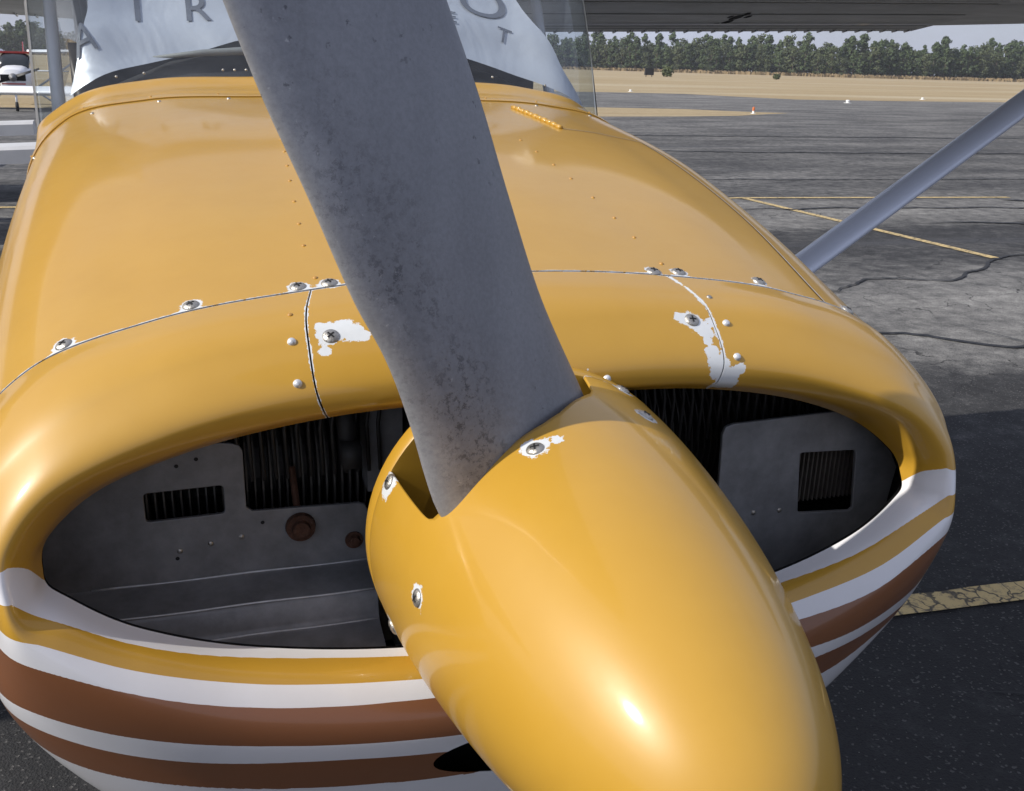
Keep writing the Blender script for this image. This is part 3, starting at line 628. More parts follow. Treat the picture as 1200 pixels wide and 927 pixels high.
# ------------------------------------------------------------------ propeller blades
pb = NT('worn_grey_blade_paint')
e_attr = pb.attr('edge'); low = pb.attr('low')       # edge: 1 at the leading edge; low: 1 towards the root
basec = pb.mix(pb.ramp(pb.noise(3.5, 3, .5), [(.3, 0.0), (.7, 1.0)]), (.172, .178, .198), (.215, .221, .242))
lead = pb.ramp(pb.math('ADD', e_attr, pb.math('MULTIPLY', pb.math('SUBTRACT', pb.noise(22, 5, .65), .5), .16)), [(.86, 0.0), (.97, 1.0)])
basec = pb.mix(pb.math('MULTIPLY', lead, .75), basec, (.40, .40, .41))
zone = pb.math('MULTIPLY', pb.ramp(e_attr, [(.50, 0.0), (.74, 1.0), (.88, .95), (.97, .4)]), pb.ramp(low, [(.20, .10), (.55, 1.0), (.85, .9), (1.0, .5)]))
cl = pb.math('MULTIPLY', zone, pb.ramp(pb.noise(9, 4, .6), [(.30, 0.0), (.56, 1.0)]))
grime = pb.math('MULTIPLY', cl, pb.ramp(pb.noise(110, 7, .85), [(.52, 0.0), (.57, 1.0)])); basec = pb.mix(pb.math('MULTIPLY', grime, .85), basec, (.050, .050, .058))
sp_ = pb.math('MULTIPLY', pb.ramp(pb.noise(88, 4, .6), [(.66, 0.0), (.70, 1.0)]), pb.ramp(pb.noise(7, 3), [(.42, .15), (.58, 1.0)])); basec = pb.mix(pb.math('MULTIPLY', sp_, .7), basec, (.045, .046, .055))
wsp = pb.math('MULTIPLY', pb.ramp(pb.noise(170, 3, .6), [(.68, 0.0), (.74, 1.0)]), pb.ramp(e_attr, [(.70, .0), (.95, 1.0)])); basec = pb.mix(pb.math('MULTIPLY', wsp, .7), basec, (.55, .55, .55))
basec = pb.mix(1.0, basec, pb.ramp(pb.noise(240, 4, .75), [(.36, .93), (.64, 1.10)]), 'MULTIPLY')
basec = pb.mix(1.0, basec, pb.ramp(pb.noise(5, 4, .6, pb.scaled((3.0, 1, .7))), [(.30, .93), (.70, 1.14)]), 'MULTIPLY')
pb.set(Base_Color=basec, Metallic=.35, Roughness=pb.math('ADD', .36, pb.math('MULTIPLY', pb.noise(12, 5), .16)))
pb.bump(pb.math('ADD', pb.math('MULTIPLY', pb.noise(230, 3, .6), .35), pb.math('MULTIPLY', grime, -1.2)), .25, .0008); m_blade = pb.m
ST = [  # leading edge, trailing edge, thickness
 ((-.070,.755,-.390),(.045,.790,-.372),.075),
 ((-.118,.722,-.372),(0.0340,0.815,-0.3261),.060),
 ((-.133,.721,-.349),(0.0300,0.815,-0.3026),.050),
 ((-.143,.72,-.317),(0.0295,0.815,-0.2945),.044),
 ((-.152,.72,-.282),(0.0280,0.815,-0.2904),.040),
 ((-.163,.72,-.246),(0.0250,0.815,-0.2833),.036),
 ((-.197,.72,-.170),(-0.0150,0.815,-0.1997),.031),
 ((-.227,.72,-.094),(-0.0480,0.815,-0.1080),.027),
 ((-.256,.72,-.024),(-0.0760,0.815,-0.0245),.024),
 ((-.277,.72,.035),(-0.1030,0.815,0.0459),.022),
 ((-.328,.722,.20),(-.168,.812,.216),.018),  # outer stations, out of view, kept wide so the blade shades the nose
 ((-.366,.727,.34),(-.224,.808,.356),.014),
 ((-.392,.733,.45),(-.270,.800,.462),.011),
 ((-.395,.742,.51),(-.310,.790,.520),.008),
 ((-.375,.752,.55),(-.345,.770,.555),.005)]
# finer trailing edge near the root, to follow the photograph: the rounded shoulder
def blade_mesh():
    le = np.array([s_[0] for s_ in ST]); te = np.array([s_[1] for s_ in ST]); th = np.array([s_[2] for s_ in ST])
    mid = (le + te) / 2; L = np.concatenate([[0], np.cumsum(np.linalg.norm(np.diff(mid, axis=0), axis=1))]); q = np.linspace(0, L[-1], 110)
    LE, TE, TH = herm(le, L, q), herm(te, L, q), herm(th, L, q); V, E = [], []
    m = 28
    ax0 = np.gradient((LE + TE) / 2, axis=0)
    for i in range(len(q)):
        c = TE[i] - LE[i]; ax = np.array([-.35, 0, .94]); nrm = np.cross(c, ax); nrm /= np.linalg.norm(nrm)
        if nrm[1] > 0: nrm = -nrm
        for k in range(m + 1):
            x = (1 - math.cos(math.pi * k / m)) / 2; t = math.sqrt(max(x, 0)) * (1 - x)**.62 * 1.62
            V.append(LE[i] + c * x + nrm * TH[i] * t * .85); E.append(1 - x)
        for k in range(m - 1, 0, -1):
            x = (1 - math.cos(math.pi * k / m)) / 2; t = math.sqrt(max(x, 0)) * (1 - x)**.8
            V.append(LE[i] + c * x - nrm * TH[i] * t * .25); E.append(1 - x)
    n = 2 * m
    F = [(i * n + k, i * n + (k + 1) % n, (i + 1) * n + (k + 1) % n, (i + 1) * n + k) for i in range(len(q) - 1) for k in range(n)] + [tuple((len(q) - 1) * n + k for k in range(n)), tuple(range(n))[::-1]]
    return V, F, E
V, F, E = blade_mesh(); LOW = [1 - min(max((v[2] - ZC) / .95, 0), 1) for v in V]; LOW = [min(1.0, max(0.0, (l_ - .40) / .55)) for l_ in LOW]
obj('propeller_blade', V, F, m_blade, plane, attrs={'edge': E, 'low': LOW}, label='speckled grey upper propeller blade')
V2 = [(-x, y, 2 * ZC - z) for x, y, z in V]; obj('propeller_blade', V2, F, m_blade, plane, attrs={'edge': E, 'low': LOW})

# ------------------------------------------------------------------ engine bay
def plate(name, outline, holes, y, th, mat, parent=plane, slope=0.0):
    """flat sheet in the x-z plane with real openings, cut by triangulating a filled curve"""
    cu = bpy.data.curves.new('c', 'CURVE'); cu.dimensions = '2D'; cu.fill_mode = 'BOTH'; cu.extrude = th / 2; cu.bevel_depth = .0012
    for loop in [outline] + holes:
        sp = cu.splines.new('POLY'); sp.points.add(len(loop) - 1)
        for i, (x, z) in enumerate(loop): sp.points[i].co = (x, z, 0, 1)
        sp.use_cyclic_u = True
    o = bpy.data.objects.new('tmp_c', cu); COL.objects.link(o); bpy.context.view_layer.update()
    me = bpy.data.meshes.new_from_object(o.evaluated_get(bpy.context.evaluated_depsgraph_get())); bpy.data.objects.remove(o)
    V = [(v.co.x, y + v.co.z + slope * (v.co.y + .45), v.co.y) for v in me.vertices]; F = [tuple(p.vertices) for p in me.polygons]
    return obj(name, V, F, mat, parent, sharp=35)
def rrect(x0, x1, z0, z1, r_=.008, sk=0.0, n=5):
    P = []
    for cx_, cz_, a0 in ((x1 - r_, z1 - r_, 0), (x0 + r_, z1 - r_, 90), (x0 + r_, z0 + r_, 180), (x1 - r_, z0 + r_, 270)):
        for k in range(n + 1):
            a = math.radians(a0 + 90 * k / n); P.append((cx_ + r_ * math.cos(a), cz_ + r_ * math.sin(a)))
    return [(x, z + sk * (x - x0)) for x, z in P]
out = [(-.52, -.555), (-.149, -.537), (-.149, -.476), (-.152, -.470), (-.158, -.468), (-.272, -.465), (-.279, -.459), (-.279, -.394), (-.282, -.388), (-.290, -.385), (-.40, -.372), (-.52, -.40)]
bl_ = plate('baffle_plate', out, [rrect(-.381, -.299, -.466, -.431, .005, .02)], 1.0, .003, m_alu)
out = [(.268, -.64), (.262, -.404), (.265, -.396), (.274, -.393), (.421, -.388), (.455, -.40), (.49, -.43), (.512, -.47), (.505, -.52), (.48, -.56), (.44, -.60), (.38, -.64)]
br_ = plate('baffle_plate', out, [[(.368, -.438), (.372, -.436), (.446, -.439), (.450, -.443), (.457, -.520), (.453, -.524), (.379, -.519), (.375, -.515)]], .95, .003, m_alu)
for par, L in ((bl_, ((-.349, -.502), (-.317, -.497), (-.285, -.493))), (br_, ((.314, -.510), (.350, -.511)))):
    for x, z in L: fast('rivet', riv3_me, (x, .998 if x < 0 else .948, z), (0, -1, 0), par, 1.0)
# small open holes and a bolt
for x, z in ((-.262, -.478), (-.236, -.491), (-.352, -.510), (-.345, -.404), (-.325, -.398)):
    v, f = lathe([(.0001, -.0005), (.0022, -.0005)], 10, 'Y', (x, .9972, z)); obj('rivet_hole', v, f, m_dark, bl_)
v, f = join([lathe([(.0001, -.008), (.006, -.008), (.007, -.005), (.007, 0)], 6, 'Y', (-.164, .998, -.511)), lathe([(.0001, -.003), (.010, -.003), (.010, 0)], 20, 'Y', (-.164, .998, -.511))]); obj('bolt', v, f, m_rust, bl_, smooth=False)
v, f = join([lathe([(.0001, -.012), (.009, -.012), (.010, -.006), (.0155, -.006), (.0165, 0)], 24, 'Y', (-.222, .996, -.487)), tube([(-.222, 1.0, -.480), (-.224, 1.01, -.468), (-.226, 1.03, -.43)], .0040, 8)]); obj('spark_plug_cap', v, f, m_rust, plane, sharp=40)
# the stepped ramp in the left inlet
pr = [(1.0, -.531), (.998, -.5365), (.992, -.5385), (.948, -.5425), (.941, -.5440), (.937, -.5480), (.934, -.5690), (.931, -.5740), (.925, -.5765), (.885, -.585), (.865, -.60)]
V = []
for i, x in enumerate(np.linspace(-.50, -.148, 24)):
    for k, (y, z) in enumerate(pr): V.append((max(x, -.50 + (1.0 - y) * .95), y, z))
obj('inlet_ramp', V, grid_faces(24, len(pr)), m_alu, plane)
m_soot = simple('sooty_black_metal', (.040, .038, .036), .6, .3, .4, 20)
m_oil = simple('oily_brown_metal', (.17, .15, .125), .5, .4, .3, 30)
m_edge = simple('worn_edge_highlight', (.62, .63, .64), .4, .3, .2, 60)
for y_, z_ in ((.9965, -.5368), (.9405, -.5432), (.930, -.5745)):  # pale beads put the creases' bright highlight and edge wear into the colour
    v, f = tube([(x_, y_, z_ + .0006 * math.sin(x_ * 40)) for x_ in np.linspace(-.44, -.15, 14)], .0011, 6); obj('crease_highlight', v, f, m_edge, plane)
# finned cylinders, axis across the aircraft
for s_ in (-1, 1):
    for yc in (1.12, 1.34):
        fins = []
        for k in range(46):
            x = s_ * (.125 + k * .0088); r_ = .098 if k < 26 else .105
            fins.append(lathe([(.05, x - .0013), (r_, x - .0009), (r_, x + .0009), (.05, x + .0013)], 22, 'X', (0, yc + .02, -.46)))
        fins.append(lathe([(.062, s_ * .11), (.062, s_ * .53)], 22, 'X', (0, yc + .02, -.46)))
        obj('engine_cylinder', *join(fins), m_fin, plane, smooth=False, sharp=None)
    # ribbed upper cooling sheet above the plate
    slats = []
    for k in range(24):
        x = s_ * (.13 + k * .0125); slats.append(tube([(x, 1.0, -.345), (x + s_ * .004, 1.0, -.375), (x + s_ * .002, 1.0, -.43)], .0022, 6))
    obj('cooling_fins', *join(slats), m_soot, plane)
sl = [box(.362 + k * .0066, .3640 + k * .0066, .985, 1.02, -.522, -.432) for k in range(20)] + [box(.36, .495, .995, 1.03, -.524, -.43)]
v, f = join(sl); obj('oil_cooler', v, f, m_oil, plane, smooth=False)
v, f = lathe([(.0001, .93), (.07, .93), (.10, .96), (.115, 1.0), (.125, 1.1), (.125, 1.5)], 28, 'Y', (0, 0, ZC)); obj('crankcase', v, f, m_fin, plane, sharp=40)
v, f = lathe([(.11, .895), (.150, .893), (.152, .900), (.150, .907), (.11, .905)], 72, 'Y', (0, 0, ZC)); obj('starter_ring', v, f, m_alu, plane, sharp=40)
v, f = box(-.145, -.105, 1.01, 1.06, -.46, -.33); obj('engine_mount_bracket', v, f, m_alu, plane, smooth=False)
v, f = join([box(-.178, -.158, .96, 1.0, -.41, -.385), tube([(-.168, .985, -.40), (-.17, 1.0, -.36), (-.15, 1.04, -.33)], .010, 10)]); obj('oil_hose', v, f, m_soot, plane)

# ================================================================== the airfield
def STZ(x, y):                      # a hair under the lower skin of the wing
    bpy.context.view_layer.update()
    dg = bpy.context.evaluated_depsgraph_get(); ok, p, n, i, o, m = scene.ray_cast(dg, Vector((x, y, ZO - .3)), Vector((0, 0, 1)))
    return (p.z - ZO - .001) if ok else .2
def stain():
    v = [(x + .16, y + .40, STZ(x + .16, y + .40)) for x, y, z in OILV]
    obj('oil_stain', v, OILF, m_dark, plane, smooth=False)
def ground_mat():
    s = NT('weathered_asphalt')
    P = s.tc.outputs['Object']; sep = s.t.nodes.new('ShaderNodeSeparateXYZ'); s.l(P, sep.inputs[0]); X, Y = sep.outputs[0], sep.outputs[1]
    wob = s.math('MULTIPLY', s.math('SUBTRACT', s.noise(.7, 7, .65), .5), 2.6)
    yy = s.math('ADD', Y, wob)
    # surfacing laid in lanes along the ramp: darkness by lane
    lane = s.ramp(s.math('DIVIDE', yy, 60.0), [(0, .0), (4.8 / 60, .0), (5.4 / 60, .50), (6.6 / 60, .66), (8.0 / 60, .52), (9.0 / 60, .14), (10.5 / 60, .14), (11.2 / 60, .62), (13.0 / 60, .60), (14.0 / 60, .38), (36 / 60, .48), (1, .58)])
    big = s.noise(.55, 6, .62, s.scaled((.6, 1.4, 1))); mott = s.noise(5.5, 7, .72)
    f = s.math('ADD', lane, s.math('MULTIPLY', s.math('SUBTRACT', big, .5), 1.1), 0, False)
    f = s.math('ADD', f, s.math('MULTIPLY', s.math('SUBTRACT', mott, .5), 1.3), 0, True)
    col = s.ramp(f, [(0.0, (.027, .027, .028)), (.18, (.042, .042, .043)), (.42, (.102, .100, .097)), (.66, (.190, .185, .175)), (1.0, (.34, .332, .31))])
    far = s.ramp(s.noise(.11, 5, .6, s.scaled((.35, 1.6, 1))), [(.35, .80), (.65, 1.18)]); col = s.mix(1.0, col, far, 'MULTIPLY')
    st = s.ramp(s.noise(.5, 4, .55, s.scaled((.22, 2.4, 1)), .6), [(.60, 0.0), (.70, .75)])
    st = s.math('MULTIPLY', st, s.math('GREATER_THAN', Y, 8.0)); col = s.mix(st, col, (.060, .062, .068))
    # aggregate
    ag = s.vor(140, None, 'F1', 'Color'); sc = s.t.nodes.new('ShaderNodeSeparateColor'); s.l(ag, sc.inputs[0])
    spec = s.math('GREATER_THAN', sc.outputs[0], .955); col = s.mix(s.math('MULTIPLY', spec, .32), col, (.24, .23, .22))
    dk = s.math('LESS_THAN', sc.outputs[1], .25); col = s.mix(s.math('MULTIPLY', dk, .4), col, (.015, .015, .017))
    ws = s.math('MULTIPLY', s.math('LESS_THAN', s.vor(26), .045), .7); col = s.mix(ws, col, (.34, .33, .30))
    oil = s.ramp(s.noise(1.6, 6, .7), [(.60, 0.0), (.72, .75)]); col = s.mix(oil, col, (.022, .022, .024))
    hair = s.math('MULTIPLY', s.ramp(s.vor(1.7, s.mixco(P), 'DISTANCE_TO_EDGE'), [(0.0, 1.0), (.012, 0.0)]), s.math('GREATER_THAN', s.noise(.8, 3), .52)); col = s.mix(hair, col, (.014, .014, .015))
    s.set(Base_Color=col, Roughness=.88, Specular_IOR_Level=.3)
    s.bump(s.math('ADD', s.math('MULTIPLY', s.noise(170, 4, .7), 1.0), s.math('MULTIPLY', s.vor(140), .8)), .8, .004)
    return s.m
def mixco(s, P):
    n = s.t.nodes.new('ShaderNodeTexNoise'); n.inputs['Scale'].default_value = 2.5; n.inputs['Detail'].default_value = 5; s.l(P, n.inputs['Vector'])
    v = s.t.nodes.new('ShaderNodeVectorMath'); v.operation = 'MULTIPLY_ADD'; s.l(n.outputs['Color'], v.inputs[0]); v.inputs[1].default_value = (.5, .5, .5); s.l(P, v.inputs[2]); return v.outputs[0]
NT.mixco = mixco
m_asph = ground_mat()
def poly(name, pts, z, mat, kind='structure', parent=None, **kw):
    me = mesh(name, [(x, y, z) for x, y in pts], [tuple(range(len(pts)))], mat, smooth=False)
    return link(name, me, Matrix.Identity(4), parent, kind=kind, **kw)
gr = NT('dry_winter_grass')
P = gr.tc.outputs['Object']
c = gr.mix(gr.ramp(gr.noise(.09, 6, .6, gr.scaled((.35, 1.3, 1))), [(.3, 0.0), (.7, 1.0)]), (.34, .255, .145), (.44, .36, .235))
c = gr.mix(gr.ramp(gr.noise(.035, 5, .6, gr.scaled((.3, 2.2, 1))), [(.5, 0.0), (.72, .8)]), c, (.54, .48, .36))
c = gr.mix(gr.ramp(gr.noise(.05, 4, .6, gr.scaled((.5, 3, 1))), [(.58, 0.0), (.75, .6)]), c, (.26, .19, .10))
c = gr.mix(gr.ramp(gr.noise(1.6, 6, .7), [(.35, .35), (.65, 0.0)]), c, (.23, .18, .09))
gr.set(Base_Color=c, Roughness=.95, Specular_IOR_Level=.1); gr.bump(gr.noise(3.0, 6, .7), .8, .15)
m_grass = gr.m
S = 1500
poly('field', [(-S, -S), (S, -S), (S, S), (-S, S)], 0.0, m_grass)
poly('apron', [(-140, -60), (140, -60), (140, 64), (84, 66.5), (60.6, 65.3), (48.7, 63.5), (40, 63.1), (37.5, 68), (35.8, 72.2), (29.2, 72.8), (15, 72.0), (-2, 71.0), (-2, 39.0), (-140, 41.5)], .004, m_asph)
poly('grass_island', [(-1.9, 38.9), (6, 37.6), (14.7, 37.3), (18.8, 38.1), (22.0, 39.2), (24.5, 41.0), (26.5, 42.3), (25, 42.8), (22.3, 45.1), (18, 45.7), (8, 46.5), (-1.9, 47)], .008, m_grass)
# yellow markings, worn
ym = NT('worn_yellow_line_paint')
P = ym.mixco(ym.tc.outputs['Object'])
ck = ym.ramp(ym.vor(11, P, 'DISTANCE_TO_EDGE'), [(0.02, 1.0), (.055, 0.0)]); wr = ym.ramp(ym.noise(34, 6, .75), [(.50, 0.0), (.60, 1.0)])
c = ym.mix(ym.noise(7, 5, .7), (.50, .36, .15), (.62, .48, .23)); c = ym.mix(ym.math('MULTIPLY', ck, .9), c, (.035, .033, .030)); c = ym.mix(ym.math('MULTIPLY', wr, .6), c, (.16, .13, .09))
ym.set(Base_Color=c, Roughness=.8); ym.bump(ym.noise(150, 3), .4, .003); m_yel = ym.m
def line(pts, w, name='yellow_line', z=.012, mat=None, jit=.12, seed=1, step=.12, taper=False, **kw):
    pts = [np.array(p, float) for p in pts]; L = np.concatenate([[0], np.cumsum([np.linalg.norm(b - a) for a, b in zip(pts[:-1], pts[1:])])])
    q = np.arange(0, L[-1] + 1e-6, step); C = np.array([[np.interp(t, L, [p[k] for p in pts]) for k in (0, 1)] for t in q]); D = np.gradient(C, axis=0); D /= np.linalg.norm(D, axis=1, keepdims=True) + 1e-9
    V = []
    for i, (c_, d_) in enumerate(zip(C, D)):
        n_ = np.array([-d_[1], d_[0]]); k1 = w / 2 * (1 + jit * noise.noise((i * .6, seed, 0))); k2 = w / 2 * (1 + jit * noise.noise((i * .6, seed, 7)))
        if taper: e = min(1, 6 * min(i + .3, len(C) - i - .7) / len(C)); k1 *= e; k2 *= e
        V += [(c_[0] - n_[0] * k1, c_[1] - n_[1] * k1, z), (c_[0] + n_[0] * k2, c_[1] + n_[1] * k2, z)]
    me = mesh(name, V, [(2 * i, 2 * i + 1, 2 * i + 3, 2 * i + 2) for i in range(len(C) - 1)], mat or m_yel, smooth=False); return link(name, me, Matrix.Identity(4), kind='structure', **kw)
line([(1.0, 2.70), (4.2, 2.56)], .125, seed=2)
line([(5.5, 13.7), (7.7, 13.72), (12.5, 13.30)], .12, seed=3)
line([(7.72, 13.7), (7.97, 8.62)], .125, seed=4)
line([(-6, 13.9), (-2.5, 13.85)], .12, seed=5); line([(-2.3, 13.8), (-1.9, 8.6)], .125, seed=6)
m_tar = simple('black_crack_filler', (.012, .012, .013), .7, 0, .3, 8)
def crack(pts, w, seed, amp=.12, name='asphalt_crack'):
    pts = [np.array(p, float) for p in pts]; out = []
    for a, b in zip(pts[:-1], pts[1:]):
        n_ = max(3, int(np.linalg.norm(b - a) / .10))
        for k in range(n_):
            t = k / n_; p = a + (b - a) * t; s_ = min(1.0, 5 * np.linalg.norm(b - a) / 12)
            p = p + np.array([noise.noise((p[0] * 1.7, p[1] * 1.7, seed)), noise.noise((p[0] * 1.7, p[1] * 1.7, seed + 5))]) * amp + np.array([noise.noise((p[0] * 9, p[1] * 9, seed)), noise.noise((p[0] * 9, p[1] * 9, seed + 5))]) * amp * .25
            out.append(p)
    out.append(pts[-1]); line(out, w, name, .0165, m_tar, .9, seed, .05, True)
crack([(4.1, 6.2), (4.75, 6.12), (5.0, 5.8), (5.4, 5.52), (6.6, 5.6)], .042, 1, .08)
crack([(4.9, 7.4), (5.8, 7.9), (6.6, 7.75), (8.2, 8.75), (10, 8.6)], .036, 2, .12)
crack([(6.0, 16.3), (9, 16.1), (14, 15.8), (22, 15.5)], .07, 3, .1); crack([(8, 22.6), (12, 21.6), (20, 21.2), (30, 20.6)], .14, 4, .2)
crack([(5, 27.5), (14, 27), (34, 26)], .14, 5, .2); crack([(6.6, 12.5), (9, 12.45), (11.5, 12.2), (14, 12.0)], .07, 6, .15)
crack([(12, 13.0), (12.9, 12.75), (13.4, 12.2)], .16, 7, .1); crack([(2.0, 2.1), (2.25, 2.0), (2.3, 1.75)], .010, 8, .06)
crack([(5.1, 4.1), (5.6, 5.3), (5.4, 6.4)], .014, 9, .1); crack([(9, 11.0), (11, 10.7), (14, 10.5)], .09, 10, .2); crack([(-12, 21), (-3, 20.6)], .1, 11, .2); crack([(-5, 6), (-1, 5.6)], .05, 12, .15)
stain()
for nm, y0, y1, mm in (('skin_lap', 3.985, 4.035, m_white), ('skin_joint', 4.040, 4.052, m_dark), ('skin_joint', 3.80, 3.808, m_dark), ('skin_joint', 3.55, 3.558, m_dark), ('skin_joint', 4.105, 4.112, m_dark)):
    xs = np.linspace(.68, 2.93, 26); V = []
    for x in xs: V += [(x, y0, STZ(x, y0) - .0008), (x, y1, STZ(x, y1) - .0008)]
    if all(v[2] > .02 for v in V): obj(nm, V, [(2 * i, 2 * i + 1, 2 * i + 3, 2 * i + 2) for i in range(25)], mm, plane, smooth=False)

# ------------------------------------------------------------------ small things out on the field
def marker(name, x, y, h, r_, mats, label, cat, **kw):
    o = empty(name, (x, y, 0), label, cat, **kw)
    v, f = lathe([(.0001, h), (r_ * .7, h), (r_, h * .9), (r_, h * .45)], 12, 'Z', (x, y, 0)); obj('cap', v, f, mats[0], o, rel=False)
    v, f = lathe([(r_ * .8, h * .45), (r_ * .9, .03), (r_ * 2.2, .015), (r_ * 2.2, 0)], 12, 'Z', (x, y, 0)); obj('post', v, f, mats[1], o, rel=False); return o
m_or = simple('orange_plastic', (.60, .16, .04), .5); m_wp = simple('white_plastic', (.75, .75, .72), .5)
marker('edge_marker', 24.0, 41.4, .30, .055, (m_or, m_wp), 'small orange and white marker post at the tip of the grass tongue', 'marker')
marker('edge_marker', 40.4, 57.6, .20, .12, (m_wp, m_wp), 'low white marker lying on the grey taxiway before the far grass edge', 'marker')
marker('edge_marker', 55.0, 68.5, .16, .1, (m_wp, m_wp), 'low white marker on the dry grass edge, right of the other markers', 'marker')
marker('edge_marker', 33.0, 76.0, .16, .1, (m_wp, m_wp), 'low white marker on the dry grass behind the grass tongue', 'marker')
bo = empty('distance_sign', (88, 193, 0), 'small dark boxy airfield sign standing alone on the far dry grass', 'sign')
v, f = box(87.3, 89.2, 193, 193.5, .35, 1.7); obj('sign_box', v, f, m_black, bo, rel=False, smooth=False)
for dx in (87.6, 88.9): v, f = box(dx - .06, dx + .06, 193.2, 193.32, 0, .36); obj('sign_leg', v, f, m_black, bo, rel=False, smooth=False)

# ------------------------------------------------------------------ trees
def leaf_mat(name, a, b):
    s = NT(name); oi = s.t.nodes.new('ShaderNodeObjectInfo')
    c = s.mix(s.noise(.8, 4, .6), a, b); c = s.mix(s.math('MULTIPLY', oi.outputs['Random'], .35), c, (.040, .060, .034))
    s.set(Base_Color=c, Roughness=.8, Specular_IOR_Level=.15); return s.m
m_leafs = [leaf_mat('pine_needles', (.062, .092, .042), (.105, .135, .062)), leaf_mat('oak_leaves', (.075, .095, .046), (.120, .135, .070))]
m_bark = simple('bark', (.13, .10, .075), .9, 0, .3, 3)
def crown_mesh(kind, seed):
    r = random.Random(seed); V, F = [], []
    H = 12.5; clumps = []
    if kind == 'pine':
        for k in range(34):
            z = r.uniform(2.6, 12.0); w = 2.3 * (1 - max(0, (z - 5.5) / 7.4) ** 1.6) * (1 if z > 4 else .8) if z < 12.4 else .3; a = r.uniform(0, 6.28); d = w * r.uniform(.2, .95)
            clumps.append((d * math.cos(a), d * math.sin(a), z, r.uniform(.7, 1.1), .75))
        clumps.append((0, 0, 12.1, .8, .8))
    else:
        for k in range(32):
            z = r.uniform(1.4, 10.6); w = 3.2 * max(0, 1 - ((z - 6.0) / 5.2) ** 2) ** .5; a = r.uniform(0, 6.28); d = w * r.uniform(.15, .95)
            clumps.append((d * math.cos(a), d * math.sin(a), z, r.uniform(.9, 1.5), .75))
    for cx_, cy_, cz_, R_, sq in clumps:
        for _ in range(30):
            u = Vector((r.gauss(0, 1), r.gauss(0, 1), r.gauss(0, 1))).normalized() * R_ * r.uniform(.55, 1.05); p = Vector((cx_ + u.x, cy_ + u.y, cz_ + u.z * sq))
            n_ = (u.normalized() + Vector((r.uniform(-.6, .6), r.uniform(-.6, .6), r.uniform(-.3, .8)))).normalized(); t = n_.orthogonal().normalized(); b = n_.cross(t); a = r.uniform(0, 6.28); t, b = t * math.cos(a) + b * math.sin(a), b * math.cos(a) - t * math.sin(a); s_ = r.uniform(.26, .50)
            i0 = len(V); V += [p - t * s_, p + b * s_ * .6, p + t * s_, p - b * s_ * .6]; F.append((i0, i0 + 1, i0 + 2, i0 + 3))
    return mesh('crown', V, F, m_leafs[0] if kind == 'pine' else m_leafs[1], smooth=False)
def trunk_mesh(kind, seed):
    r = random.Random(seed); parts = [tube([(0, 0, 0), (r.uniform(-.2, .2), 0, 4), (r.uniform(-.3, .3), r.uniform(-.3, .3), 8), (0, 0, 11.0 if kind == 'pine' else 8)], [.24, .18, .12, .05], 7)]
    for k in range(7):
        z = r.uniform(3.5, 9.5) if kind == 'pine' else r.uniform(2, 7); a = r.uniform(0, 6.28); l_ = r.uniform(1.2, 2.2); parts.append(tube([(0, 0, z), (l_ * math.cos(a), l_ * math.sin(a), z + l_ * .5)], [.07, .02], 5))
    return mesh('trunk', *join(parts), m_bark)
protos = [('pine', crown_mesh('pine', s_), trunk_mesh('pine', s_)) for s_ in (1, 2, 3, 4)] + [('oak', crown_mesh('oak', s_), trunk_mesh('oak', s_)) for s_ in (5, 6)]
def tree(x, y, sc, k):
    kind, cm, tm = protos[k]
    o = empty(kind + '_tree', (x, y, 0), 'tall slender green pine in the far tree line beyond the dry grass' if kind == 'pine' else 'broad dense green tree in the far tree line beyond the dry grass', 'tree', 'trees of the far tree line', rz=rng.uniform(0, 6.28))
    W = WM[o.name] @ Matrix.Diagonal((sc * rng.uniform(.9, 1.15), sc, sc * rng.uniform(.92, 1.08), 1))
    link('crown', cm, W, o); link('trunk', tm, W, o)
edge = [(-150, 520), (-70, 548), (0, 560), (60, 535), (110, 500), (150, 470), (181, 452), (215, 400), (250, 353), (300, 352), (345, 352)]
EL = np.concatenate([[0], np.cumsum([math.dist(a, b) for a, b in zip(edge[:-1], edge[1:])])])
def on_edge(t): return np.array([np.interp(t, EL, [e[k] for e in edge]) for k in (0, 1)])
def seen(x, y):
    a = x / y; return (.285 < (x - CX) / y < 1.02) or (-.24 < (x - CX) / y < -.12)
nt_ = 0
for row, (off, sp, sc) in enumerate(((0, 3.9, .96), (6, 4.2, 1.08), (13, 4.6, 1.18), (22, 5.5, 1.22))):
    t = rng.uniform(0, 3)
    while t < EL[-1]:
        p = on_edge(t); p = p + p / np.linalg.norm(p) * (off + rng.uniform(-2, 2)); d = np.linalg.norm(p)
        if seen(*p) and nt_ < 296:
            hh = 12.9 / 12.5 * (d / 480) ** .35 * sc * rng.uniform(.70, 1.14); k = int(rng.integers(0, 4)) if rng.uniform() < .62 else int(rng.integers(4, 6))
            tree(p[0], p[1], hh * (1.0 if k < 4 else 1.02), k); nt_ += 1
        t += sp * rng.uniform(.45, 1.6)
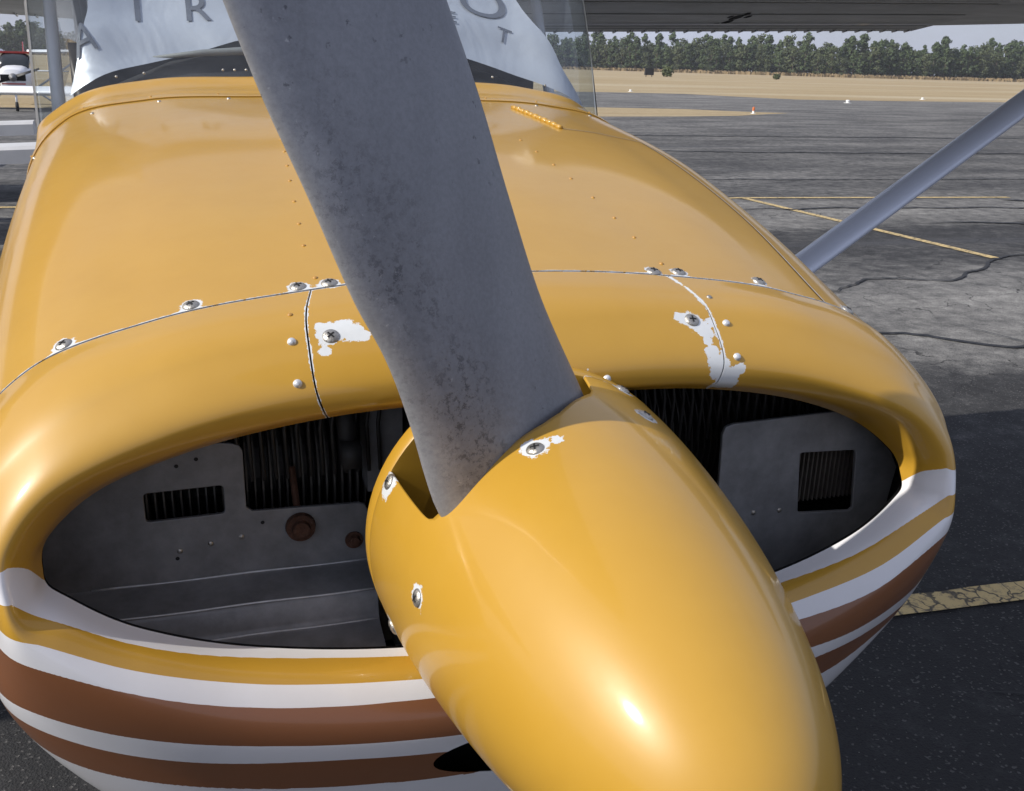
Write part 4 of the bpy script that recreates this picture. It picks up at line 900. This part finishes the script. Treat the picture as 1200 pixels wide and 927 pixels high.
# the wood behind and to the sides of those trees, which reads as one mass
def wood(spots):
    V, F = [], []
    for x, y in spots:
        h = rng.uniform(8.0, 11.8); r_ = rng.uniform(2.6, 4)
        for _ in range(60):
            a = rng.uniform(0, 6.28); z = rng.uniform(1.0, h); w = r_ * math.sqrt(max(.05, 1 - ((z - h * .5) / (h * .56)) ** 2)) * rng.uniform(.5, 1); p = np.array([x + w * math.cos(a), y + w * math.sin(a), z]); s_ = rng.uniform(.45, .95)
            t = rng.normal(size=3); t /= np.linalg.norm(t); b = np.cross(t, rng.normal(size=3)); b /= np.linalg.norm(b) + 1e-9; i0 = len(V); V += [p - t * s_, p + b * s_ * .7, p + t * s_, p - b * s_ * .7]; F.append((i0, i0 + 1, i0 + 2, i0 + 3))
    return V, F
sp_ = []
for t in np.arange(0, EL[-1], 3.6):
    for off in (14, 20, 28, 36, 46):
        p = on_edge(t + rng.uniform(-3, 3)); p = p + p / np.linalg.norm(p) * (off + rng.uniform(-3, 3)); sp_.append(p)
for k in range(150):
    t = k / 150; sp_.append(np.array([345 + t * 200 + rng.uniform(-8, 8), 352 - t * 560 + rng.uniform(-8, 8)])); sp_.append(np.array([-150 - t * 230 + rng.uniform(-8, 8), 520 - t * 560 + rng.uniform(-8, 8)]))
v, f = wood(sp_); obj('distant_wood', v, f, m_leafs[1], None, rel=False, smooth=False, kind='stuff', label='dense green wood filling the gaps behind the far tree line', cat='wood')
# tall dry weeds along the foot of the wood
V, F = [], []
for _ in range(5200):
    t = rng.uniform(0, EL[-1]); p = on_edge(t); p = p - p / np.linalg.norm(p) * rng.uniform(1, 16); h = rng.uniform(.5, 1.5); a = rng.uniform(0, 3.14); w = rng.uniform(.3, .9); i0 = len(V)
    V += [(p[0] - w * math.cos(a), p[1] - w * math.sin(a), 0), (p[0] + w * math.cos(a), p[1] + w * math.sin(a), 0), (p[0] + w * .6 * math.cos(a), p[1] + w * .6 * math.sin(a), h), (p[0] - w * .7 * math.cos(a), p[1] - w * .7 * math.sin(a), h * .8)]; F.append((i0, i0 + 1, i0 + 2, i0 + 3))
obj('tall_dry_weeds', V, F, simple('dry_weeds', (.24, .18, .10), .95, 0, .4, .2), None, rel=False, smooth=False, kind='stuff', label='tall dry brown weeds along the foot of the far tree line', cat='weeds')
# a bush on the far field
def bush(x, y, r_, label):
    V, F = [], []
    for _ in range(260):
        u = rng.normal(size=3); u /= np.linalg.norm(u); p = np.array([x, y, r_ * .7]) + u * r_ * rng.uniform(.4, 1) * np.array([1, 1, .8]); s_ = .18 * r_; t = rng.normal(size=3); t /= np.linalg.norm(t); b = np.cross(t, u); b /= np.linalg.norm(b) + 1e-9; i0 = len(V); V += [p - t * s_, p + b * s_, p + t * s_, p - b * s_]; F.append((i0, i0 + 1, i0 + 2, i0 + 3))
    o = empty('bush', (x, y, 0), label, 'bush'); obj('foliage', V, F, m_leafs[1], o, rel=False, smooth=False)
    v, f = tube([(x, y, 0), (x, y, r_)], [.08, .03], 6); obj('stem', v, f, m_bark, o, rel=False)
bush(98, 205, 1.5, 'single green bush on the far dry grass behind the dark sign'); bush(122, 200, .9, 'low scrubby bush on the far dry grass, right of the dark sign')

# ------------------------------------------------------------------ the parked aeroplanes on the left
m_red = simple('red_paint', (.45, .04, .03), .4, 0, .05, 4, 0, 60, .3); m_win = simple('dark_window', (.03, .035, .04), .15, 0, .2, 3)
def high_wing(x, y, rz, sc, label):
    o = empty('parked_aeroplane', (0, 0, 0), label, 'aeroplane'); z0 = 0
    def ring(y_, hw, zt, zb, n=20): return [(hw * math.copysign(abs(math.cos(2 * math.pi * k / n)) ** .6, math.cos(2 * math.pi * k / n)), y_, (zt + zb) / 2 + (zt - zb) / 2 * math.copysign(abs(math.sin(2 * math.pi * k / n)) ** .6, math.sin(2 * math.pi * k / n))) for k in range(n)]
    def loft(name, st, mat, n=20, **kw):
        V = [p for s_ in st for p in ring(*s_)]; F = [(i * n + k, i * n + (k + 1) % n, (i + 1) * n + (k + 1) % n, (i + 1) * n + k) for i in range(len(st) - 1) for k in range(n)] + [tuple(range(n))[::-1], tuple((len(st) - 1) * n + k for k in range(n))]
        return obj(name, V, F, mat, o, rel=False, **kw)
    f_ = loft('fuselage', [(-1.0, .40, 1.50, .80), (-.9, .46, 1.56, .72), (0, .55, 1.66, .62), (1.0, .56, 1.68, .60), (2.2, .50, 1.62, .68), (5.6, .12, 1.45, 1.15)], m_white, sharp=60)
    loft('cabin', [(.15, .50, 1.66, 1.5), (.55, .53, 2.05, 1.5), (.8, .54, 2.12, 1.5), (2.0, .5, 2.1, 1.5), (3.2, .25, 1.66, 1.4)], m_win, sharp=60)
    v, f = box(-.545, .545, .62, 2.1, 2.09, 2.16); obj('cabin_roof', v, f, m_red, o, rel=False, smooth=False)
    for s_ in (-1, 1):
        v, f = foil((s_ * .45, .75, 2.14), (s_ * .45, 2.3, 2.08), (s_ * 5.4, .85, 2.30), (s_ * 5.4, 2.0, 2.26), .12, .11); obj('wing', v, f, m_white, o, rel=False)
        v, f = tube([(s_ * .55, 1.1, .75), (s_ * 2.6, 1.15, 2.18)], [.04, .04], 8); obj('wing_strut', v, f, m_white, o, rel=False)
        v, f = tube([(s_ * .45, 1.6, .75), (s_ * 1.15, 1.65, .25)], [.05, .03], 8); obj('landing_gear_leg', v, f, m_white, o, rel=False)
        v, f = lathe([(.05, -.06), (.19, -.06), (.21, 0), (.19, .06), (.05, .06)], 20, 'X', (s_ * 1.2, 1.65, .21)); obj('wheel', v, f, m_rubber, o, rel=False)
        v, f = box(s_ * .27 - .16, s_ * .27 + .16, -1.03, -.98, 1.12, 1.34); obj('air_inlet', v, f, m_dark, o, rel=False, smooth=False)
        v, f = foil((s_ * .1, 4.7, 1.38), (s_ * .1, 5.6, 1.36), (s_ * 1.7, 4.9, 1.38), (s_ * 1.7, 5.5, 1.36), .09, .09); obj('tailplane', v, f, m_white, o, rel=False)
        v, f = box(s_ * .4685, s_ * .4705, -.9, -.02, 1.06, 1.11)
        v, f = join([box(min(s_ * .35, s_ * .40) , max(s_ * .35, s_ * .40), -1.012, -1.0, 1.02, 1.07)]);
    v, f = box(-.405, .405, -1.008, -1.001, .985, 1.03); obj('stripe', v, f, m_red, f_, rel=False, smooth=False)
    v, f = box(-.48, .48, .2, .50, 1.655, 1.672); obj('stripe', v, f, m_red, f_, rel=False, smooth=False)
    v, f = lathe([(.0001, -1.34), (.07, -1.27), (.13, -1.14), (.15, -1.0)], 20, 'Y', (0, 0, 1.24)); obj('spinner', v, f, m_alu, o, rel=False)
    for s_ in (-1, 1):
        v, f = foil((s_ * .1, -1.16, 1.24 - s_ * .01), (s_ * .1, -1.06, 1.24 + s_ * .1), (s_ * .93, -1.13, 1.24 + s_ * .28), (s_ * .93, -1.10, 1.24 + s_ * .36), .14, .1); obj('propeller_blade', v, f, m_black, o, rel=False)
    v, f = foil((0, 4.6, 1.4), (0, 5.7, 1.4), (0, 5.3, 2.55), (0, 5.8, 2.55), .09, .09, 'X'); obj('tail_fin', v, f, m_red, o, rel=False)
    v, f = tube([(0, -.7, .75), (0, -.8, .25)], [.05, .03], 8); obj('nose_gear_leg', v, f, m_white, o, rel=False)
    v, f = lathe([(.05, -.05), (.16, -.05), (.18, 0), (.16, .05), (.05, .05)], 20, 'X', (0, -.8, .18)); obj('nose_wheel', v, f, m_rubber, o, rel=False)
    o.location = (x, y, 0); o.rotation_euler = (0, 0, rz); o.scale = (sc,) * 3; return o
high_wing(-5.95, 37.2, math.radians(4), .86, 'white high wing aeroplane with red roof and black propeller parked far off at the left')
m_dull = simple('weathered_white_paint', (.50, .50, .50), .55, 0, .15, 2)
def low_wing(x, y, rz, wz, label, first=None):
    o = empty('low_wing_aeroplane', (0, 0, 0), label, 'aeroplane')
    def ring(y_, hw, zt, zb, n=20): return [(hw * math.cos(2 * math.pi * k / n), y_, (zt + zb) / 2 + (zt - zb) / 2 * math.sin(2 * math.pi * k / n)) for k in range(n)]
    st = [(-2.0, .35, 1.35, .75), (-1.0, .52, 1.5, .6), (.5, .58, 1.6, .55), (2.0, .45, 1.5, .65), (4.8, .1, 1.3, 1.05)]; n = 20
    V = [p for s_ in st for p in ring(*s_)]; F = [(i * n + k, i * n + (k + 1) % n, (i + 1) * n + (k + 1) % n, (i + 1) * n + k) for i in range(4) for k in range(n)] + [tuple(range(n))[::-1], tuple(4 * n + k for k in range(n))]
    obj('fuselage', V, F, m_dull, o, rel=False, sharp=60)
    V = [p for s_ in [(-.6, .40, 1.5, 1.3), (0, .5, 1.95, 1.3), (1.2, .48, 1.95, 1.3), (2.3, .2, 1.5, 1.3)] for p in ring(*s_)]; F = [(i * n + k, i * n + (k + 1) % n, (i + 1) * n + (k + 1) % n, (i + 1) * n + k) for i in range(3) for k in range(n)]; obj('canopy', V, F, m_win, o, rel=False)
    for s_ in (-1, 1):
        sec = [(-.5, -.085), (-.5, .05), (-.46, .082), (-.35, .095), (.5, .045), (1.0, .0), (.98, -.03), (.2, -.085)]; V = [(s_ * .45, y_, wz - .16 + z_) for y_, z_ in sec] + [(s_ * (4.7 - .25 * max(0, y_)), y_ * .95, wz + z_) for y_, z_ in sec]
        w = obj('wing', V, [(k, (k + 1) % 8, 8 + (k + 1) % 8, 8 + k) for k in range(8)] + [tuple(range(8))[::-1], tuple(range(8, 16))], m_dull, o, rel=False, sharp=30)
        v, f = foil((s_ * 2.2, 1.08, wz - .16), (s_ * 2.2, 1.45, wz - .20), (s_ * 4.4, .80, wz - .02), (s_ * 4.4, 1.12, wz - .05), .08, .08); obj('aileron', v, f, m_dull, w, rel=False)
        v, f = foil((s_ * .05, 4.0, 1.2), (s_ * .05, 4.8, 1.18), (s_ * 1.9, 4.0, 1.2), (s_ * 1.9, 4.7, 1.18), .09, .09); obj('tailplane', v, f, m_dull, o, rel=False)
        v, f = lathe([(.05, -.07), (.18, -.07), (.21, 0), (.18, .07), (.05, .07)], 20, 'X', (s_ * 1.5, .6, .21)); obj('wheel', v, f, m_rubber, o, rel=False)
        v, f = tube([(s_ * 1.5, .6, .21), (s_ * 1.5, .5, wz - .2)], [.04, .05], 8); obj('landing_gear_leg', v, f, m_dull, o, rel=False)
    v, f = lathe([(.0001, -2.35), (.08, -2.27), (.14, -2.0)], 20, 'Y', (0, 0, 1.05)); obj('spinner', v, f, m_alu, o, rel=False)
    v, f = foil((0, 3.8, 1.25), (0, 4.8, 1.25), (0, 4.5, 2.2), (0, 4.95, 2.2), .09, .09, 'X'); obj('tail_fin', v, f, m_dull, o, rel=False)
    v, f = tube([(0, -1.5, .8), (0, -1.55, .2)], [.05, .04], 8); obj('nose_gear_leg', v, f, m_dull, o, rel=False); v, f = lathe([(.05, -.05), (.16, -.05), (.18, 0), (.16, .05), (.05, .05)], 20, 'X', (0, -1.55, .18)); obj('nose_wheel', v, f, m_rubber, o, rel=False)
    o.location = (x, y, 0); o.rotation_euler = (0, 0, rz); return o
low_wing(-6.20, 11.5, 0, .93, 'nearer of two white low wing aeroplanes whose wing reaches in at the left edge')
low_wing(-7.04, 14.8, 0, .95, 'farther low wing aeroplane, its white wing seen just above the nearer wing at the left')

# ------------------------------------------------------------------ the thin winter haze that softens the far tree line
hz = bpy.data.materials.new('haze'); hz.use_nodes = True; hz.node_tree.nodes.clear(); ho = hz.node_tree.nodes.new('ShaderNodeOutputMaterial'); hv = hz.node_tree.nodes.new('ShaderNodeVolumePrincipled')
hv.inputs['Color'].default_value = (.90, .93, 1, 1); hv.inputs['Density'].default_value = .00024; hv.inputs['Anisotropy'].default_value = .3; hz.node_tree.links.new(hv.outputs[0], ho.inputs['Volume'])
v, f = box(-1520, 1520, -1520, 1520, -1, 24); obj('haze', v, f, hz, None, rel=False, smooth=False, kind='stuff', label='thin pale winter haze over the whole airfield', cat='haze')
